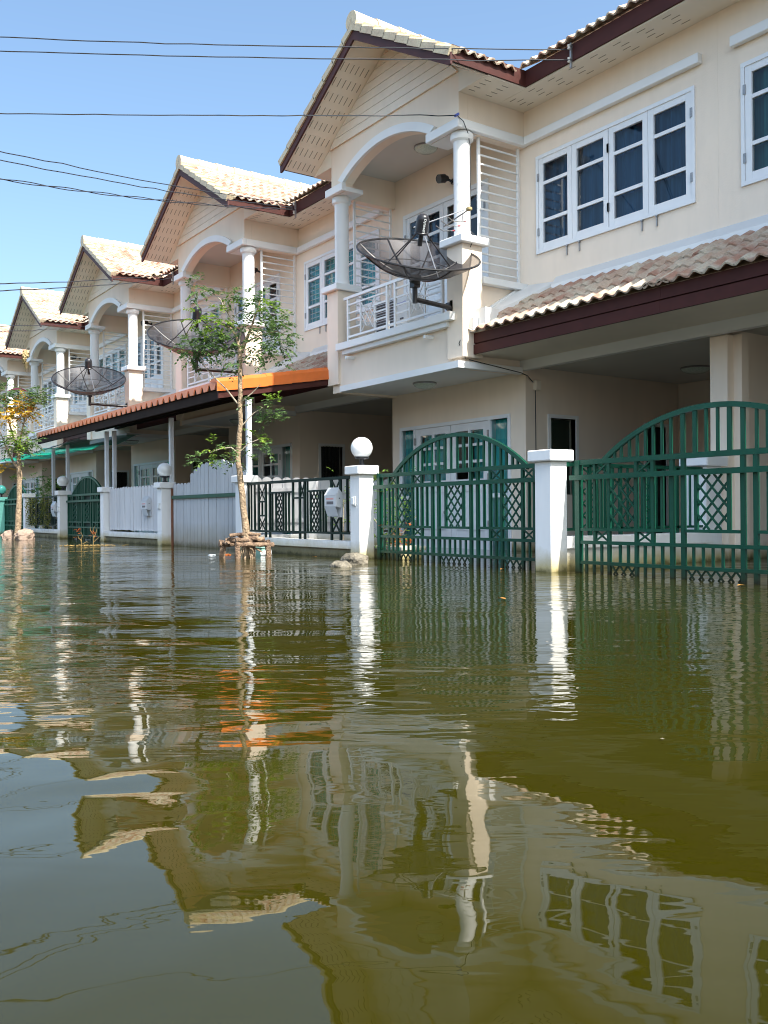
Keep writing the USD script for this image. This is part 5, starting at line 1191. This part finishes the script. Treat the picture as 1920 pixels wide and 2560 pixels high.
for q in range(260): o = np.array((-27.6 + r_.gauss(0, .7), 7.2 + r_.gauss(0, .4), .95 + r_.gauss(0, .35))); leaf_spray(mg, o, np.array((r_.gauss(0, 1), r_.gauss(0, 1), r_.uniform(-.2, 1))), .22, 4, .10, r_)
part(t, 'foliage', mg, 'leafbush'); m = MB(); m.tube([(-27.6, 7.2, -.5), (-27.6, 7.2, 1.0)], .04, 8); part(t, 'stem', m, 'bark')

# ------------------------------------------------------------------ log stand around the tree, stones, sacks, floating things
t = thing('log_stand', 'rough wooden log stand built round the slim tree trunk', 'stand', (-9.95, 4.89, 0)); cx, cy, hs = -9.95, 4.90, .20
def log(a, b, r0, r1, mat='log', seed=0, sides=9):
    a, b = np.array(a, float), np.array(b, float); q = np.linspace(0, 1, 7); rr_ = np.random.default_rng(seed); p = a + (b - a) * q[:, None] + rr_.normal(0, .006, (7, 3)); m = MB(); m.tube(p, (r0 + (r1 - r0) * q) * rr_.uniform(.85, 1.15, 7), sides); return m
for q, (sx, sy, tp) in enumerate(((-1, -1, .14), (1, -1, .15), (1, 1, .15), (-1, 1, .13))):
    part(t, 'leg', log((cx + sx * hs, cy + sy * hs, -.5), (cx + sx * hs * 1.02, cy + sy * hs, tp), .036, .034, seed=q), 'log', smooth=40)
part(t, 'rail', log((cx + hs, cy - hs - .03, .165), (cx + hs + .01, cy + hs + .06, .158), .026, .028, seed=11), 'log', smooth=40)
part(t, 'rail', log((cx - hs, cy - hs - .05, .160), (cx - hs, cy + hs + .05, .155), .028, .024, seed=12), 'log', smooth=40)
part(t, 'rail', log((cx - hs - .06, cy - hs, .185), (cx - hs + .16, cy - hs, .18), .024, .022, seed=13), 'log', smooth=40)
part(t, 'rail', log((cx - hs, cy + hs, .185), (cx + hs + .04, cy + hs, .185), .024, .022, seed=14), 'log', smooth=40)
for q, (a, b, r0) in enumerate((((-.16, -.15, .205), (.20, -.02, .210), .034), ((-.13, -.20, .215), (.02, .16, .225), .036), ((.09, -.16, .222), (.17, .17, .225), .038), ((-.18, -.02, .275), (.16, .08, .272), .026), ((-.06, -.18, .272), (.10, .15, .280), .028), ((-.17, .10, .21), (.08, .17, .215), .032))):
    part(t, 'stacked_log', log((cx + a[0], cy + a[1], a[2]), (cx + b[0], cy + b[1], b[2]), r0 * .8, r0 * .7, seed=20 + q), 'log', smooth=40)
part(t, 'loose_stick', log((cx + .10, cy - .05, .15), (cx + .24, cy + .12, .07), .012, .008, seed=31), 'log', smooth=40)
m = MB()
for q in range(26): a_ = r_.uniform(0, 6.28); m.tube([(cx + .05 + .05 * math.cos(a_), cy + .05 * math.sin(a_), .16), (cx + .05 + .075 * math.cos(a_), cy + .075 * math.sin(a_), .06), (cx + .05 + .10 * math.cos(a_), cy + .10 * math.sin(a_), -.02)], .006, 4)
part(t, 'straw_roots', m, 'bark', kind='stuff')
def rock(name, c, rad, sq, seed, label, cat, mat='rock', amp=.22):
    whole(name, blob(c, rad, 4, amp, seed, 1.6, sq), mat, label, cat, 'rocks in the water by the lamp post' if cat == 'rock' else 'sacks at the foot of the left tree', smooth=True)
rock('rock', (-7.98, 5.17, .02), .165, (1.0, .85, .62), 4, 'larger grey brown rock in the water in front of the lamp post', 'rock')
rock('rock', (-7.62, 4.78, -.01), .12, (1.15, .8, .58), 8, 'smaller wet rock awash in front of the larger one', 'rock')
rock('sack', (-20.88, 4.68, .05), .17, (.8, .9, .95), 12, 'pale pink sack left of the foot of the yellow-flowered tree', 'sack', 'sack', .34)
rock('sack', (-20.32, 4.86, .06), .19, (.85, 1.0, .9), 15, 'pinkish grey sack right of the foot of the yellow-flowered tree', 'sack', 'sack', .38)
t = thing('drifting_twigs', 'dry brown twig branch standing in the water before the dark green gate', 'twig', (-15.6, 4.76, 0))
def twig(parent, o, dirs, r0, name='twig'):
    m = MB(); m.tube([np.array(o) + np.array(q) for q in dirs], np.linspace(r0, r0 * .4, len(dirs)), 5); part(parent, name, m, 'drytwig', smooth=True)
B0 = np.array((-15.55, 4.78, 0))
A1 = AXIS
for da, hts in ((.05, [(0, -.05), (.012, .12), (-.005, .22), (.02, .33)]), (.05, [(.01, .13), (.05, .22), (.055, .29)]), (.05, [(0, .19), (-.05, .27), (-.04, .31)]), (.05, [(.005, .06), (.07, .12), (.10, .15)]), (-.14, [(0, -.03), (-.015, .09), (.01, .17), (-.02, .24)]), (-.14, [(0, .08), (-.06, .14), (-.07, .19)]), (-.14, [(.01, .03), (.08, .07), (.11, .06)])):
    twig(t, B0 + A1 * da, [A1 * a_ + np.array((0, 0, z_)) for a_, z_ in hts], .0055)
m = MB(); mg = MB()
for q in range(60): a_ = r_.gauss(0, .28); o = B0 + A1 * a_ + np.array((r_.gauss(0, .06), r_.gauss(0, .06), .006)); m.tube([o, o + np.array((r_.uniform(-.08, .08), r_.uniform(-.08, .08), .008))], .005, 4)
part(t, 'floating_bits', m, 'drytwig', kind='stuff')
for q in range(14): o = B0 + A1 * r_.choice((-.22, .03, .06)) + np.array((0, 0, r_.uniform(.12, .30))); leaf_spray(mg, o, np.array((r_.gauss(0, 1), r_.gauss(0, 1), .3)), .05, 2, .035, r_)
part(t, 'dry_leaves', mg, 'leafred')
t = thing('plastic_cup', 'white plastic cup with blue band floating beside the log stand', 'cup', (-10.25, 5.38, 0)); a_, b_ = np.array((-10.33, 5.30, .018)), np.array((-10.27, 5.42, .045))
m = MB(); m.tube([a_, b_], [.030, .044], 16); part(t, 'cup', m, 'whiteprint', smooth=40); m = MB(); m.tube([lerp(a_, b_, .62), lerp(a_, b_, .74)], [.0395, .0412], 16, cap=False); part(t, 'blue_band', m, 'blueprint')
t = thing('floating_crate', 'pale green plastic crate half sunk behind the log stand', 'crate', (-10.62, 5.42, 0))
m = MB(); m.cbox(-10.78, -10.46, 5.38, 5.50, -.06, .085, .01); part(t, 'side', m, 'palegreen'); m = MB(); m.cbox(-10.79, -10.45, 5.37, 5.51, .0855, .098, .004); part(t, 'rim', m, 'palegreen')
t = thing('floating_rubbish', 'white and orange rubbish floating left of the log stand', 'rubbish', (-10.8, 4.87, 0)); part(t, 'white_bag', blob((-10.82, 4.86, .0), .045, 2, .3, 4, 2, (1.5, 1, .35)), 'whiteprint', smooth=True); part(t, 'orange_bag', blob((-10.80, 5.06, .0), .045, 2, .3, 6, 2, (1.6, 1, .3)), 'leafred', smooth=True)
m = MB()
for q in range(46):
    o = np.array((-10.9 + r_.gauss(0, .22), 5.10 + r_.gauss(0, .10), .007)); a_ = r_.uniform(0, 3.1); e_ = np.array((math.cos(a_), math.sin(a_), 0)) * r_.uniform(.008, .022); f_ = np.array((-e_[1], e_[0], 0)) * .5; m.raw([o - e_, o + f_, o + e_, o - f_], [(0, 1, 2, 3)])
part(t, 'floating_bits', m, 'leafyellow', kind='stuff')
for q, (x, y, lab) in enumerate(((-4.11, 3.71, 'orange dry leaf floating in open water before the post between gates'), (-3.79, 5.62, 'orange leaf floating under the right-hand gate'), (-8.62, 5.42, 'orange leaf floating at the foot of the lamp post'), (-9.35, 5.50, 'orange leaf floating under the nearest bar fence'), (-6.2, 5.6, 'small brown leaf floating at the right end of the middle gate'))):
    s_ = .026; a_ = q * 1.3; e_ = np.array((math.cos(a_), math.sin(a_), 0)) * s_ * 1.4; f_ = np.array((-math.sin(a_), math.cos(a_), 0)) * s_ * .6; o = np.array((x, y, .008))
    m = MB(); m.raw([o - e_, o - e_ * .4 + f_ + (0, 0, .008), o + e_ * .5 + f_ * .8 + (0, 0, .006), o + e_, o + e_ * .5 - f_ * .8 + (0, 0, .004), o - e_ * .4 - f_ + (0, 0, .008)], [(0, 1, 2, 3), (0, 3, 4, 5)]); whole('floating_leaf', m, 'deadleaf', lab, 'leaf', 'dead leaves floating on the flood water')

m = MB()
for q in range(60):
    a_ = r_.uniform(.30, 1.25); dd_ = r_.uniform(2.0, 9.0); o = np.array((-dd_ * math.cos(a_), min(dd_ * math.sin(a_), 5.3), .006)); th_ = r_.uniform(0, 3.1); e_ = np.array((math.cos(th_), math.sin(th_), 0)) * r_.uniform(.003, .009); f_ = np.array((-e_[1], e_[0], 0)) * .6
    m.raw([o - e_, o + f_, o + e_, o - f_], [(0, 1, 2, 3)])
whole('floating_specks', m, 'twig', 'small pale specks of debris scattered over the flood water', 'debris', kind='stuff')
